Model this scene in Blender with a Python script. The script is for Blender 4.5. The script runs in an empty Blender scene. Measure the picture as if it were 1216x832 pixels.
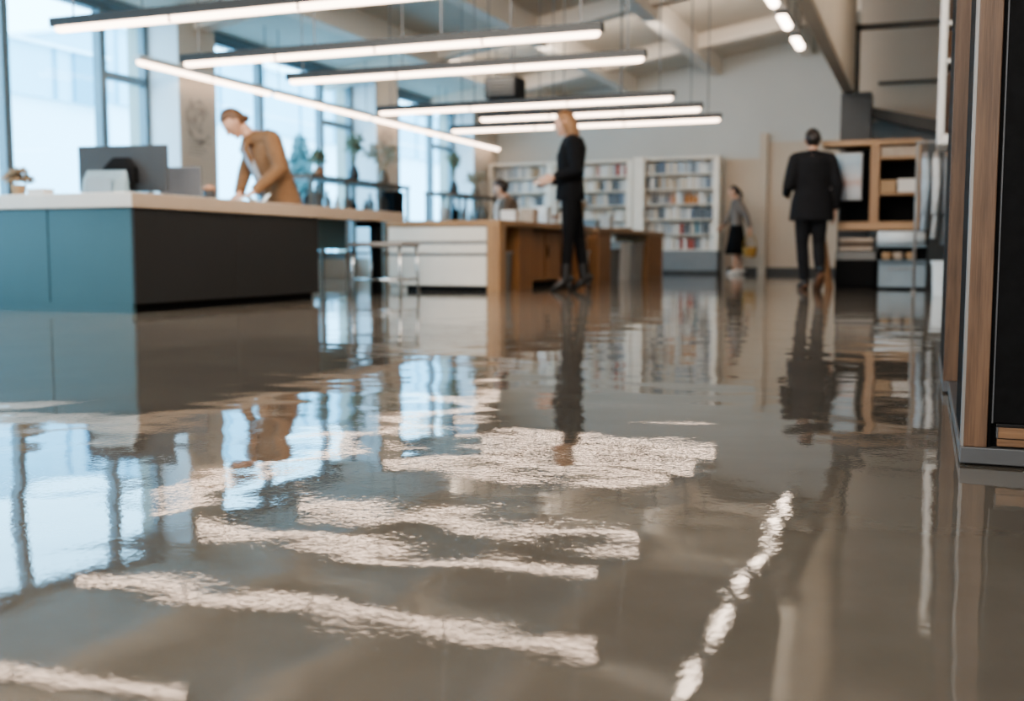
import bpy, bmesh, math, random
from mathutils import Vector, Matrix
random.seed(7)
R = math.radians
scn = bpy.context.scene
COL = scn.collection
YAW = R(20.9)

# ------------------------------------------------------------------ materials
def _nt(name):
    m = bpy.data.materials.new(name); m.use_nodes = True
    return m, m.node_tree.nodes, m.node_tree.links, m.node_tree.nodes['Principled BSDF']

def mat(name, c, rough=.5, metal=0., var=.06, scale=8., bump=0., spec=.5, bscale=None, coat=0.):
    m, N, L, b = _nt(name)
    tc = N.new('ShaderNodeTexCoord')
    n = N.new('ShaderNodeTexNoise'); n.inputs['Scale'].default_value = scale; n.inputs['Detail'].default_value = 4
    L.new(tc.outputs['Object'], n.inputs['Vector'])
    r = N.new('ShaderNodeValToRGB')
    r.color_ramp.elements[0].color = (*[max(0, x*(1-var)) for x in c], 1)
    r.color_ramp.elements[1].color = (*[min(1, x*(1+var)) for x in c], 1)
    r.color_ramp.elements[0].position = .3; r.color_ramp.elements[1].position = .7
    L.new(n.outputs['Fac'], r.inputs['Fac']); L.new(r.outputs['Color'], b.inputs['Base Color'])
    b.inputs['Roughness'].default_value = rough; b.inputs['Metallic'].default_value = metal
    b.inputs['Specular IOR Level'].default_value = spec
    b.inputs['Coat Weight'].default_value = coat
    if bump:
        n2 = N.new('ShaderNodeTexNoise'); n2.inputs['Scale'].default_value = bscale or scale*6; n2.inputs['Detail'].default_value = 3
        L.new(tc.outputs['Object'], n2.inputs['Vector'])
        bp = N.new('ShaderNodeBump'); bp.inputs['Strength'].default_value = bump; bp.inputs['Distance'].default_value = .01
        L.new(n2.outputs['Fac'], bp.inputs['Height']); L.new(bp.outputs['Normal'], b.inputs['Normal'])
    return m

def wood(name, c1, c2, axis='Z', scale=30., rough=.45):
    m, N, L, b = _nt(name)
    tc = N.new('ShaderNodeTexCoord'); mp = N.new('ShaderNodeMapping')
    s = [1, 1, 1]; s['XYZ'.index(axis)] = .04
    mp.inputs['Scale'].default_value = s
    L.new(tc.outputs['Object'], mp.inputs['Vector'])
    n = N.new('ShaderNodeTexNoise'); n.inputs['Scale'].default_value = scale; n.inputs['Detail'].default_value = 6; n.inputs['Roughness'].default_value = .6
    L.new(mp.outputs['Vector'], n.inputs['Vector'])
    n3 = N.new('ShaderNodeTexNoise'); n3.inputs['Scale'].default_value = scale*6; n3.inputs['Detail'].default_value = 2
    L.new(mp.outputs['Vector'], n3.inputs['Vector'])
    mx = N.new('ShaderNodeMath'); mx.operation = 'MULTIPLY_ADD'; mx.inputs[1].default_value = .35; 
    L.new(n3.outputs['Fac'], mx.inputs[0]); L.new(n.outputs['Fac'], mx.inputs[2])
    r = N.new('ShaderNodeValToRGB')
    r.color_ramp.elements[0].color = (*c1, 1); r.color_ramp.elements[1].color = (*c2, 1)
    r.color_ramp.elements[0].position = .48; r.color_ramp.elements[1].position = .85
    L.new(mx.outputs[0], r.inputs['Fac']); L.new(r.outputs['Color'], b.inputs['Base Color'])
    b.inputs['Roughness'].default_value = rough
    bp = N.new('ShaderNodeBump'); bp.inputs['Strength'].default_value = .25; bp.inputs['Distance'].default_value = .002
    L.new(mx.outputs[0], bp.inputs['Height']); L.new(bp.outputs['Normal'], b.inputs['Normal'])
    return m

def glow(name, c, s):
    m = bpy.data.materials.new(name); m.use_nodes = True
    N, L = m.node_tree.nodes, m.node_tree.links
    N.clear(); o = N.new('ShaderNodeOutputMaterial'); e = N.new('ShaderNodeEmission')
    e.inputs['Color'].default_value = (*c, 1); e.inputs['Strength'].default_value = s
    L.new(e.outputs[0], o.inputs['Surface'])
    return m

def glass(name, tint, refl=.08):
    m = bpy.data.materials.new(name); m.use_nodes = True
    N, L = m.node_tree.nodes, m.node_tree.links
    N.clear(); o = N.new('ShaderNodeOutputMaterial'); t = N.new('ShaderNodeBsdfTransparent'); g = N.new('ShaderNodeBsdfGlossy'); x = N.new('ShaderNodeMixShader')
    t.inputs['Color'].default_value = (*tint, 1); g.inputs['Roughness'].default_value = .02
    fr = N.new('ShaderNodeLayerWeight'); fr.inputs['Blend'].default_value = .5
    pw = N.new('ShaderNodeMath'); pw.operation = 'POWER'; pw.inputs[1].default_value = 4.
    ml = N.new('ShaderNodeMath'); ml.operation = 'MULTIPLY_ADD'; ml.inputs[1].default_value = .5; ml.inputs[2].default_value = .03
    L.new(fr.outputs['Facing'], pw.inputs[0]); L.new(pw.outputs[0], ml.inputs[0]); L.new(ml.outputs[0], x.inputs[0]); L.new(t.outputs[0], x.inputs[1]); L.new(g.outputs[0], x.inputs[2]); L.new(x.outputs[0], o.inputs['Surface'])
    return m

def floor_material():
    m, N, L, b = _nt('polished_concrete')
    tc = N.new('ShaderNodeTexCoord')
    def noise(sc, det, rough=.5):
        n = N.new('ShaderNodeTexNoise'); n.inputs['Scale'].default_value = sc; n.inputs['Detail'].default_value = det; n.inputs['Roughness'].default_value = rough
        L.new(tc.outputs['Object'], n.inputs['Vector']); return n
    a = noise(2.2, 8, .62)
    r = N.new('ShaderNodeValToRGB')
    r.color_ramp.elements[0].position = .3; r.color_ramp.elements[1].position = .72
    r.color_ramp.elements[0].color = (.134, .116, .095, 1); r.color_ramp.elements[1].color = (.192, .167, .139, 1)
    L.new(a.outputs['Fac'], r.inputs['Fac']); L.new(r.outputs['Color'], b.inputs['Base Color'])
    b.inputs['Roughness'].default_value = .055
    b.inputs['IOR'].default_value = 1.52
    prev = None
    for sc, det, dist in ((3.2, 1.5, FLOOR_WAVE[0]), (8., 2, FLOOR_WAVE[1]), (85., 2, FLOOR_WAVE[2])):
        n = noise(sc, det)
        bp = N.new('ShaderNodeBump'); bp.inputs['Strength'].default_value = 1.; bp.inputs['Distance'].default_value = dist
        L.new(n.outputs['Fac'], bp.inputs['Height'])
        if prev: L.new(prev.outputs['Normal'], bp.inputs['Normal'])
        prev = bp
    L.new(prev.outputs['Normal'], b.inputs['Normal'])
    rr = noise(5., 5); mr = N.new('ShaderNodeMapRange'); mr.inputs['To Min'].default_value = .006; mr.inputs['To Max'].default_value = .028
    L.new(rr.outputs['Fac'], mr.inputs['Value']); L.new(mr.outputs['Result'], b.inputs['Roughness'])
    return m
FLOOR_WAVE = (.0033, .00022, .00008)

M = {}
M['floor'] = floor_material()
M['ceiling'] = mat('ceiling_paint', (.64, .59, .52), .9, var=.05, scale=1.5)
M['beam'] = mat('beam_paint', (.76, .69, .61), .85, var=.03, scale=2)
M['wall'] = mat('wall_paint', (.50, .50, .475), .85, var=.03, scale=1.2)
M['pier'] = mat('pier_paint', (.50, .44, .375), .85, var=.04, scale=2)
M['pier_daylight'] = mat('painted_pier_daylight', (.72, .80, .84), .7, var=.02, scale=2)  # cool window light put into the colour
M['panel_beige'] = mat('beige_panel', (.50, .42, .34), .7, var=.03, scale=2)
M['ribbed'] = mat('ribbed_panel', (.46, .395, .32), .75, var=.04, scale=3)
M['dark_grey'] = mat('dark_grey_paint', (.055, .055, .055), .6)
M['mid_grey'] = mat('mid_grey_paint', (.16, .16, .155), .6)
M['steel'] = mat('dark_steel', (.06, .058, .055), .45, .6)
M['mullion'] = mat('window_aluminium', (.16, .20, .22), .45, .3)
M['glass'] = glass('window_glass', (.80, .93, 1.0))
M['teal'] = mat('teal_laminate', (.05, .108, .124), .45, var=.05, scale=2)
M['charcoal'] = mat('charcoal_laminate', (.014, .0135, .013), .5, var=.08, scale=3)
M['worktop'] = mat('white_worktop', (.70, .64, .57), .4, var=.02)
M['black'] = mat('matt_black', (.004, .004, .0045), .7, spec=.15)
M['black_gloss'] = mat('satin_black', (.012, .012, .013), .25)
M['black_wood'] = mat('black_stained_board', (.006, .0063, .007), .6, spec=.12, var=.25, scale=40, bump=.08, bscale=500)
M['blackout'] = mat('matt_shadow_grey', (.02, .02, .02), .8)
M['plinth'] = mat('grey_plinth_metal', (.11, .115, .122), .4, .3)
M['aluminium'] = mat('brushed_aluminium', (.26, .255, .25), .45, .5, bump=.05)
M['walnut'] = wood('walnut_post', (.080, .045, .027), (.175, .104, .063), 'Z', 60)
M['walnut_x'] = wood('walnut_drawer', (.12, .065, .035), (.27, .16, .09), 'X', 60)
M['oak'] = wood('oak_board', (.24, .135, .065), (.38, .23, .12), 'X', 25)
M['oak_z'] = wood('oak_upright', (.22, .12, .058), (.36, .215, .11), 'Z', 25)
M['orange_oak'] = wood('warm_oak_panel', (.19, .082, .026), (.33, .155, .058), 'Z', 20)
M['cream'] = mat('cream_drawer', (.66, .61, .54), .45, var=.02)
M['white'] = mat('white_paint', (.60, .575, .545), .5, var=.02)
M['white_cold'] = mat('cool_white', (.62, .68, .72), .5, var=.03)
M['pale_blue'] = mat('pale_blue_grey', (.24, .31, .36), .5, var=.05)
M['grey_metal'] = mat('grey_lacquer', (.28, .27, .26), .4, .2)
M['shelf_cream'] = mat('cream_shelf', (.78, .71, .62), .6, var=.02)
M['plinth_grey'] = mat('bookcase_plinth_grey', (.20, .205, .21), .6)
M['chrome'] = mat('chrome', (.55, .55, .54), .2, 1.)
M['monitor'] = mat('monitor_back', (.035, .037, .04), .45)
M['laptop'] = mat('screen_grey', (.10, .105, .115), .45)
M['acrylic'] = mat('pale_acrylic', (.22, .30, .34), .2)
M['edge_warm_lit'] = mat('painted_warm_light_edge', (.40, .31, .235), .5, var=.03)  # warm pendant light on the white slab, put into the colour
M['paper'] = mat('white_paper', (.82, .80, .77), .8, var=.01)
M['clay'] = mat('terracotta', (.33, .18, .11), .7)
M['leaf'] = mat('dull_green_leaf', (.17, .20, .13), .6, var=.3, scale=20)
M['dry'] = mat('dried_flower', (.30, .22, .14), .8, var=.3, scale=25)
M['lamp'] = glow('warm_tube', (1.0, .75, .58), 6.5)
M['lamp_spot'] = glow('warm_spot', (1.0, .80, .64), 9.)
M['lamp_body'] = mat('lamp_housing', (.018, .019, .019), .5, .2)
M['cable'] = mat('cable_grey', (.10, .10, .10), .5)
M['rack'] = mat('rack_brown', (.16, .125, .095), .5)
M['skin'] = mat('skin', (.50, .29, .20), .5, var=.08, scale=30)
M['hair_brown'] = mat('brown_hair', (.105, .052, .024), .5, var=.35, scale=60)
M['hair_blond'] = mat('blond_hair', (.17, .092, .042), .6, var=.35, scale=60)
M['hair_dark'] = mat('dark_hair', (.018, .012, .010), .45, var=.3, scale=60)
M['blazer_tan'] = mat('tan_wool', (.165, .088, .042), .85, var=.1, scale=14, bump=.3)
M['cloth_black'] = mat('black_wool', (.007, .007, .008), .9, var=.1, scale=14, bump=.3, spec=.2)
M['cloth_suit'] = mat('charcoal_suit', (.015, .015, .017), .9, var=.1, scale=14, bump=.3, spec=.2)
M['cloth_brown'] = mat('brown_knit', (.11, .08, .06), .9, var=.15, scale=20, bump=.3)
M['cloth_taupe'] = mat('taupe_knit', (.16, .135, .12), .9, var=.15, scale=20, bump=.3)
M['shirt_grey'] = mat('grey_blue_shirt', (.30, .33, .37), .8)
M['shirt_white'] = mat('white_shirt', (.66, .68, .70), .8)
M['leather_black'] = mat('black_leather', (.010, .009, .009), .35)
M['leather_brown'] = mat('brown_leather', (.16, .08, .045), .45)
M['basket'] = mat('mustard_weave', (.33, .19, .05), .7, var=.3, scale=30)
M['eye'] = mat('dark_iris', (.02, .015, .01), .2)
M['garment_a'] = mat('pale_blue_cloth', (.36, .42, .47), .9, var=.15, scale=10)
M['garment_b'] = mat('grey_cloth', (.16, .17, .18), .9, var=.2, scale=10)
M['garment_c'] = mat('white_cloth', (.55, .56, .57), .9, var=.1, scale=10)
M['garment_d'] = mat('dark_cloth', (.03, .03, .033), .9, var=.1, scale=10)
M['towel'] = mat('beige_towel', (.40, .33, .27), .95, var=.1, scale=20)
M['kraft'] = mat('kraft_box', (.36, .24, .14), .7)
M['facade'] = mat('pale_facade', (.40, .60, .68), .6, var=.04, scale=.5)
M['facade_dark'] = mat('blue_facade', (.15, .34, .43), .5, var=.05, scale=.5)
M['facade_white'] = mat('white_facade', (.76, .84, .87), .8, var=.02, scale=.5)
M['street'] = mat('pale_paving', (.62, .66, .68), .8, var=.05, scale=.5)
M['tree'] = mat('misty_leaf', (.13, .20, .19), .8, var=.4, scale=4)
M['bark'] = mat('bark', (.12, .10, .09), .9)
M['car'] = mat('teal_car_paint', (.10, .26, .33), .3)
M['tyre'] = mat('tyre_rubber', (.02, .02, .02), .8)
M['decal'] = mat('faded_grey_ink', (.33, .30, .27), .9, var=.3, scale=9)
M['decal_bg'] = mat('poster_paper', (.50, .445, .385), .9, var=.04, scale=4)

def screen_material():
    m, N, L, b = _nt('screen_picture')
    tc = N.new('ShaderNodeTexCoord'); sp = N.new('ShaderNodeSeparateXYZ'); L.new(tc.outputs['Generated'], sp.inputs[0])
    n = N.new('ShaderNodeTexNoise'); n.inputs['Scale'].default_value = 3.; n.inputs['Detail'].default_value = 3; L.new(tc.outputs['Generated'], n.inputs['Vector'])
    add = N.new('ShaderNodeMath'); add.operation = 'MULTIPLY_ADD'; add.inputs[1].default_value = .12; L.new(n.outputs['Fac'], add.inputs[0]); L.new(sp.outputs['Z'], add.inputs[2])
    r = N.new('ShaderNodeValToRGB'); e = r.color_ramp.elements
    e[0].position = 0.; e[0].color = (.22, .24, .26, 1); e[1].position = 1.; e[1].color = (.16, .24, .29, 1)
    for p, c in ((.28, (.27, .27, .28)), (.42, (.26, .15, .12)), (.54, (.27, .25, .25)), (.66, (.22, .26, .29)), (.84, (.13, .20, .26))):
        q = e.new(p); q.color = (*c, 1)
    L.new(add.outputs[0], r.inputs['Fac']); L.new(r.outputs['Color'], b.inputs['Base Color'])
    L.new(r.outputs['Color'], b.inputs['Emission Color']); b.inputs['Emission Strength'].default_value = .05
    b.inputs['Roughness'].default_value = .2
    return m
M['screen'] = screen_material()

# ------------------------------------------------------------------ mesh tools
class MB:
    def __init__(s): s.bm = bmesh.new()
    def box(s, x0, x1, y0, y1, z0, z1, bev=0., seg=2):
        t = bmesh.new()
        bmesh.ops.create_cube(t, size=1)
        bmesh.ops.scale(t, vec=(abs(x1-x0), abs(y1-y0), abs(z1-z0)), verts=t.verts)
        if bev: bmesh.ops.bevel(t, geom=t.edges[:], offset=min(bev, .45*min(abs(x1-x0), abs(y1-y0), abs(z1-z0))), segments=seg, affect='EDGES', profile=.5)
        bmesh.ops.translate(t, vec=((x0+x1)/2, (y0+y1)/2, (z0+z1)/2), verts=t.verts)
        return s.join(t)
    def join(s, t):
        me = bpy.data.meshes.new('tmp'); t.to_mesh(me); t.free(); s.bm.from_mesh(me); bpy.data.meshes.remove(me)
        return s
    def rings(s, rings, cap=True):
        prev = None; first = None
        for ring in rings:
            vs = [s.bm.verts.new(p) for p in ring]
            if prev:
                n = len(vs)
                for i in range(n): s.bm.faces.new((prev[i], prev[(i+1) % n], vs[(i+1) % n], vs[i]))
            else: first = vs
            prev = vs
        if cap:
            s.bm.faces.new(list(reversed(first))); s.bm.faces.new(prev)
        return s
    def loft(s, spec, n=24, power=2.):
        """spec: list of (centre, u half-axis vector, v half-axis vector)"""
        out = []
        for c, u, v in spec:
            c, u, v = Vector(c), Vector(u), Vector(v)
            ring = []
            for i in range(n):
                a = 2*math.pi*i/n; ca, sa = math.cos(a), math.sin(a)
                ca = math.copysign(abs(ca)**(2/power), ca); sa = math.copysign(abs(sa)**(2/power), sa)
                ring.append(c+u*ca+v*sa)
            out.append(ring)
        return s.rings(out)
    def tube(s, pts, rad, n=12, flat=None):
        pts = [Vector(p) for p in pts]
        if not isinstance(rad, (list, tuple)): rad = [rad]*len(pts)
        out = []; ref = None
        for i, p in enumerate(pts):
            d = (pts[min(i+1, len(pts)-1)]-pts[max(i-1, 0)])
            d = d.normalized() if d.length > 1e-9 else Vector((0, 0, 1))
            if ref is None: ref = Vector((0, 0, 1)) if abs(d.z) < .9 else Vector((1, 0, 0))
            u = (ref-d*ref.dot(d)).normalized(); v = d.cross(u); ref = u
            out.append([p+(u*math.cos(2*math.pi*k/n)+v*math.sin(2*math.pi*k/n))*rad[i] for k in range(n)])
        return s.rings(out)
    def ball(s, c, r, n=12):
        t = bmesh.new(); bmesh.ops.create_uvsphere(t, u_segments=n*2, v_segments=n, radius=1)
        r = (r, r, r) if not isinstance(r, (tuple, list)) else r
        bmesh.ops.scale(t, vec=r, verts=t.verts); bmesh.ops.translate(t, vec=c, verts=t.verts)
        return s.join(t)
    def lathe(s, c, prof, n=20):
        c = Vector(c)
        return s.rings([[c+Vector((r*math.cos(2*math.pi*k/n), r*math.sin(2*math.pi*k/n), z)) for k in range(n)] for r, z in prof])
    def build(s, name, m, parent=None, smooth=False, local=False, remesh=0., relax=0):
        bmesh.ops.recalc_face_normals(s.bm, faces=s.bm.faces[:])
        if parent is not None and not local:
            base = world_base(parent)
            bmesh.ops.translate(s.bm, vec=-base, verts=s.bm.verts)
        me = bpy.data.meshes.new(name); s.bm.to_mesh(me); s.bm.free()
        me.materials.append(m)
        o = bpy.data.objects.new(name, me); COL.objects.link(o)
        if parent is not None: o.parent = parent
        if remesh:
            r = o.modifiers.new('r', 'REMESH'); r.mode = 'VOXEL'; r.voxel_size = remesh; r.use_smooth_shade = True
            if relax:
                q = o.modifiers.new('s', 'SMOOTH'); q.factor = .5; q.iterations = relax
            dg = bpy.context.evaluated_depsgraph_get()
            new = bpy.data.meshes.new_from_object(o.evaluated_get(dg))
            o.modifiers.clear(); o.data = new; bpy.data.meshes.remove(me); new.name = name
            if not new.materials: new.materials.append(m)
            smooth = True
        if smooth:
            for p in o.data.polygons: p.use_smooth = True
        return o

def world_base(o):
    v = Vector((0, 0, 0))
    while o is not None:
        v += o.location; o = o.parent
    return v

def tag(o, label, cat, group=None, kind=None):
    if label: o['label'] = label
    if cat: o['category'] = cat
    if group: o['group'] = group
    if kind: o['kind'] = kind
    return o

def thing(name, label, cat, loc, rz=0., group=None):
    o = bpy.data.objects.new(name, None); o.empty_display_size = .1; COL.objects.link(o)
    o.location = loc; o.rotation_euler = (0, 0, rz)
    return tag(o, label, cat, group)

def struct(name, mb, m, parent=None):
    o = mb.build(name, m, parent)
    if parent is None: o['kind'] = 'structure'
    return o

def children(o): return [c for c in bpy.data.objects if c.parent == o]

def copy_tree(o, kids, loc, label=None, group=None, rz=None):
    """copies a thing with its parts and sub-parts; kids = nested [(object, [kids])]"""
    r = o.copy(); COL.objects.link(r); r.location = loc
    if rz is not None: r.rotation_euler = (0, 0, rz)
    if label: r['label'] = label
    if group: r['group'] = group
    def rec(ks, par):
        for k, sub in ks:
            c = k.copy(); COL.objects.link(c); c.parent = par; rec(sub, c)
    rec(kids, r)
    return r
def tree(o): return [(c, tree(c)) for c in children(o)]

# ------------------------------------------------------------------ room shell
GX, PX, XR, YB = -8.2, -7.75, .75, 19.5      # glass plane, pier face, wall beside the cabinets, back wall
def ceil_z(x): return 3.02+.165*(x-GX)
struct('floor', MB().box(GX-.2, XR+.2, -3.2, YB+.3, -.12, 0), M['floor'])
m = MB()
v = [(GX-.3, -3.2), (XR+.3, -3.2), (XR+.3, YB+.2), (GX-.3, YB+.2)]
m.rings([[(x, y, ceil_z(x)) for x, y in v], [(x, y, ceil_z(x)+.15) for x, y in v]])
struct('ceiling', m, M['ceiling'])
struct('wall_back', MB().box(GX-.3, XR+.2, YB, YB+.2, 0, 4.7), M['wall'])
struct('wall_right', MB().box(XR, XR+.2, -3.2, YB, 0, 4.8), M['wall'])
struct('wall_front', MB().box(GX-.3, XR+.2, -3.4, -3.2, 0, 4.8), M['wall'])
struct('baseboard_back', MB().box(-3.3, -.83, YB-.03, YB, 0, .11, .005), M['dark_grey'])
# window side: low sill wall, piers, header
piers = [(-3.2, 1.0), (5.15, 5.80), (10.0, 10.66), (14.6, 15.3), (18.35, YB)]
struct('wall_left', MB().box(GX-.25, GX+.06, -3.2, YB, 0, .28), M['pier'])
struct('trim_1', MB().box(GX-.25, GX+.10, -3.2, YB, 2.96, 3.10), M['mullion'])
n = 1
for y0, y1 in piers:
    struct('wall_left_pier', MB().box(GX-.25, PX, y0, y1, 0, ceil_z(PX)+.05), M['pier'])
for i, (y0, y1) in enumerate(piers[1:]):
    struct(f'trim_{i+20}', MB().box(GX+.06, PX-.004, y0-.012, y0, .28, 2.96), M['pier_daylight'])  # thin sheet painting window light onto the pier's near side
bays = [(1.0, 5.15, (2.1, 3.2, 4.2), (4.2, 5.15)), (5.80, 10.0, (6.75, 7.97, 9.27), (9.27, 10.0)),
        (10.66, 14.6, (12.18, 13.7), (13.7, 14.6)), (15.3, 18.35, (16.1, 17.4), (17.4, 18.35))]
for i, (y0, y1, muls, cas) in enumerate(bays):
    w = bpy.data.objects.new(f'window_{i+1}', None); COL.objects.link(w); w.location = (GX, y0, .28); w['kind'] = 'structure'
    fr = MB()
    fr.box(GX-.05, GX+.05, y0, y1, .28, .36, .008).box(GX-.05, GX+.05, y0, y1, 2.90, 2.98, .008)
    fr.box(GX-.05, GX+.05, y0, y0+.07, .28, 2.98, .008).box(GX-.05, GX+.05, y1-.07, y1, .28, 2.98, .008)
    for q in muls: fr.box(GX-.05, GX+.06, q-.045, q+.045, .3, 2.96, .008)
    fr.box(GX-.045, GX+.05, cas[0], cas[1], 2.21, 2.29, .008)
    if i: fr.box(GX-.04, GX+.04, y0, y0+1.5, 2.50, 2.55, .008)
    fr.build('window_frame', M['mullion'], w)
    pn = MB(); pn.bm.faces.new([pn.bm.verts.new(q) for q in ((GX, y0+.03, .33), (GX, y1-.03, .33), (GX, y1-.03, 2.94), (GX, y0+.03, 2.94))])
    pn.build('window_pane', M['glass'], w)

# ceiling beams: along the hall, and cross rafters following the slope
for i, x in enumerate((-6.6, -5.1, -3.56, -2.0)):
    b = MB(); z = ceil_z(x)
    b.box(x-.10, x+.10, -3.2, YB, z-.30, z+.05, .01)
    struct(f'trim_{i+2}', b, M['beam'])
for i, y in enumerate((6.6, 10.4, 14.2, 17.4)):
    b = MB(); hw = .13
    x0, x1 = GX-.2, XR+.1
    b.rings([[(x0, y-hw, ceil_z(x0)-.22), (x0, y+hw, ceil_z(x0)-.22), (x0, y+hw, ceil_z(x0)+.05), (x0, y-hw, ceil_z(x0)+.05)],
             [(x1, y-hw, ceil_z(x1)-.22), (x1, y+hw, ceil_z(x1)-.22), (x1, y+hw, ceil_z(x1)+.05), (x1, y-hw, ceil_z(x1)+.05)]])
    struct(f'trim_{i+6}', b, M['beam'])

# ribbed bulkhead and the beige upper wall behind the wooden unit
b = MB().box(-.93, -.83, 7.9, 13.0, 2.18, 4.45)
for k in range(34):
    y = 7.93+k*.15
    b.box(-.83, -.805, y, y+.09, 2.18, 4.42)
struct('wall_bulkhead', b, M['ribbed'])
struct('wall_upper', MB().box(-.83, XR, 14.2, 14.35, 1.6, 4.75), M['panel_beige'])
struct('wall_lower', MB().box(-.83, XR, 14.15, 14.3, 0, 1.98), M['mid_grey'])
struct('wall_column', MB().box(-.95, -.62, 13.0, 13.4, 0, 2.18), M['dark_grey'])
b = MB(); b.box(-.82, -.76, 13.0, 13.06, 2.18, 2.93, .005).box(-.82, XR, 13.0, 13.06, 2.87, 2.93, .005)
struct('trim_10', b, M['steel'])
b = MB(); b.rings([[(-.66, 13.9, 2.12), (-.66, 14.1, 2.12), (-.66, 14.1, 2.0), (-.66, 13.9, 2.0)], [(XR, 13.9, 1.78), (XR, 14.1, 1.78), (XR, 14.1, 1.60), (XR, 13.9, 1.60)]])
struct('trim_11', b, M['steel'])
struct('trim_12', MB().box(-.60, XR, 14.12, 14.19, 2.42, 2.45, .004), M['steel'])
# fin and recessed beige panel on the back wall beside the bookcase
struct('trim_13', MB().box(-2.76, -2.62, YB-.14, YB, 0, 2.45, .01), M['panel_beige'])
struct('trim_14', MB().box(-3.36, -2.76, YB-.03, YB, .11, 2.02), M['panel_beige'])
struct('trim_15', MB().box(-2.62, -.95, YB-.02, YB, .11, 2.3), M['panel_beige'])

# ------------------------------------------------------------------ outside
struct('ground', MB().box(-70, GX-.3, -20, 90, -.35, -.15), M['street'])
def office(label, x, y0, y1, end, z0, z1, zt):
    t = thing('office_building', label, 'building', (x, y0, -.15))
    MB().box(x-8, x, y0, y1, -.15, z0).build('lower_wall', M['facade_white'], t)
    up = MB().box(x-8, x+.25, y0, y1, z0, z1).build('upper_storey', M['facade'], t)
    k = y0
    while k < y1:
        MB().box(x+.25, x+.31, k, k+.12, z0, z1).build('panel_joint', M['facade_dark'], up); k += 3.
    if end: MB().box(x+.26, x+.36, end[0], end[1], z0, z1).build('end_panel', M['facade_dark'], t)
    MB().box(x-8.2, x+.45, y0-.1, y1+.1, z1, zt).build('roof_edge', M['facade_white'], t)
    return t
office('pale blue office block across the street with a darker end panel', -25., 2., 28.2, (26.8, 28.2), 5.0, 6.5, 6.6)
office('pale distant office block behind the tan blazer woman', -27., 31., 62., None, 5.6, 8.2, 8.35)
t = thing('street_railing', 'thin grey street railing outside the windows', 'railing', (-17., 4, -.15))
for z in (.9, 1.35): MB().tube([(-17, 4, z), (-17, 44, z)], .035, 8).build('rail', M['facade_dark'], t)
for k in range(14): MB().tube([(-17, 5+3*k, -.15), (-17, 5+3*k, 1.38)], .04, 8).build('post', M['facade_dark'], t)

def make_tree(loc, h, label, name='street_tree', w=.24):
    t = thing(name, label, 'tree', loc)
    MB().tube([loc, (loc[0]+.05, loc[1], loc[2]+h*.5)], [.12, .08], 8).build('trunk', M['bark'], t, True)
    c = MB(); rnd = random.Random(int(h*100)+int(loc[1]*7))
    for k in range(2600):
        a, b_, r = rnd.uniform(0, 6.283), rnd.uniform(-1, 1), rnd.random()**.4
        s = math.sqrt(1-b_*b_)
        p = Vector((loc[0]+math.cos(a)*s*r*h*w, loc[1]+math.sin(a)*s*r*h*w, loc[2]+h*.62+b_*r*h*.38))
        d1 = Vector((rnd.uniform(-1, 1), rnd.uniform(-1, 1), rnd.uniform(-1, 1))).normalized()*.07
        d2 = d1.cross(Vector((rnd.uniform(-1, 1), rnd.uniform(-1, 1), 1))).normalized()*.035
        c.bm.faces.new([c.bm.verts.new(q) for q in (p-d1, p+d2, p+d1, p-d2)])
    c.build('crown', M['tree'], t)
make_tree((-12.2, 19.6, -.15), 3.0, 'slim teal-green tree outside the middle window', w=.09)
def make_car(loc, label):
    t = thing('parked_car', label, 'car', loc)
    x, y, z = loc
    prof = [(-2.05, .35), (-2.1, .62), (-1.95, .85), (-1.15, .93), (-.55, 1.38), (.75, 1.40), (1.45, .98), (2.0, .88), (2.1, .6), (2.05, .35)]
    b = MB(); b.rings([[(x+sx, y+a, z+c) for a, c in prof] for sx in (-.82, .82)])
    b.build('body', M['car'], t)
    g = MB(); wp = [(-1.0, .95), (-.5, 1.30), (.7, 1.32), (1.25, .98)]
    g.rings([[(x+sx, y+a, z+c) for a, c in wp] for sx in (-.84, .84)]); g.build('windows', M['laptop'], t)
    for sx in (-.8, .8):
        for a in (-1.3, 1.3): MB().tube([(x+sx-.1, y+a, z+.32), (x+sx+.1, y+a, z+.32)], .32, 16).build('wheel', M['tyre'], t)
make_car((-15.2, 14.6, -.15), 'small teal car parked outside the window, near the large monitor')

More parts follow.
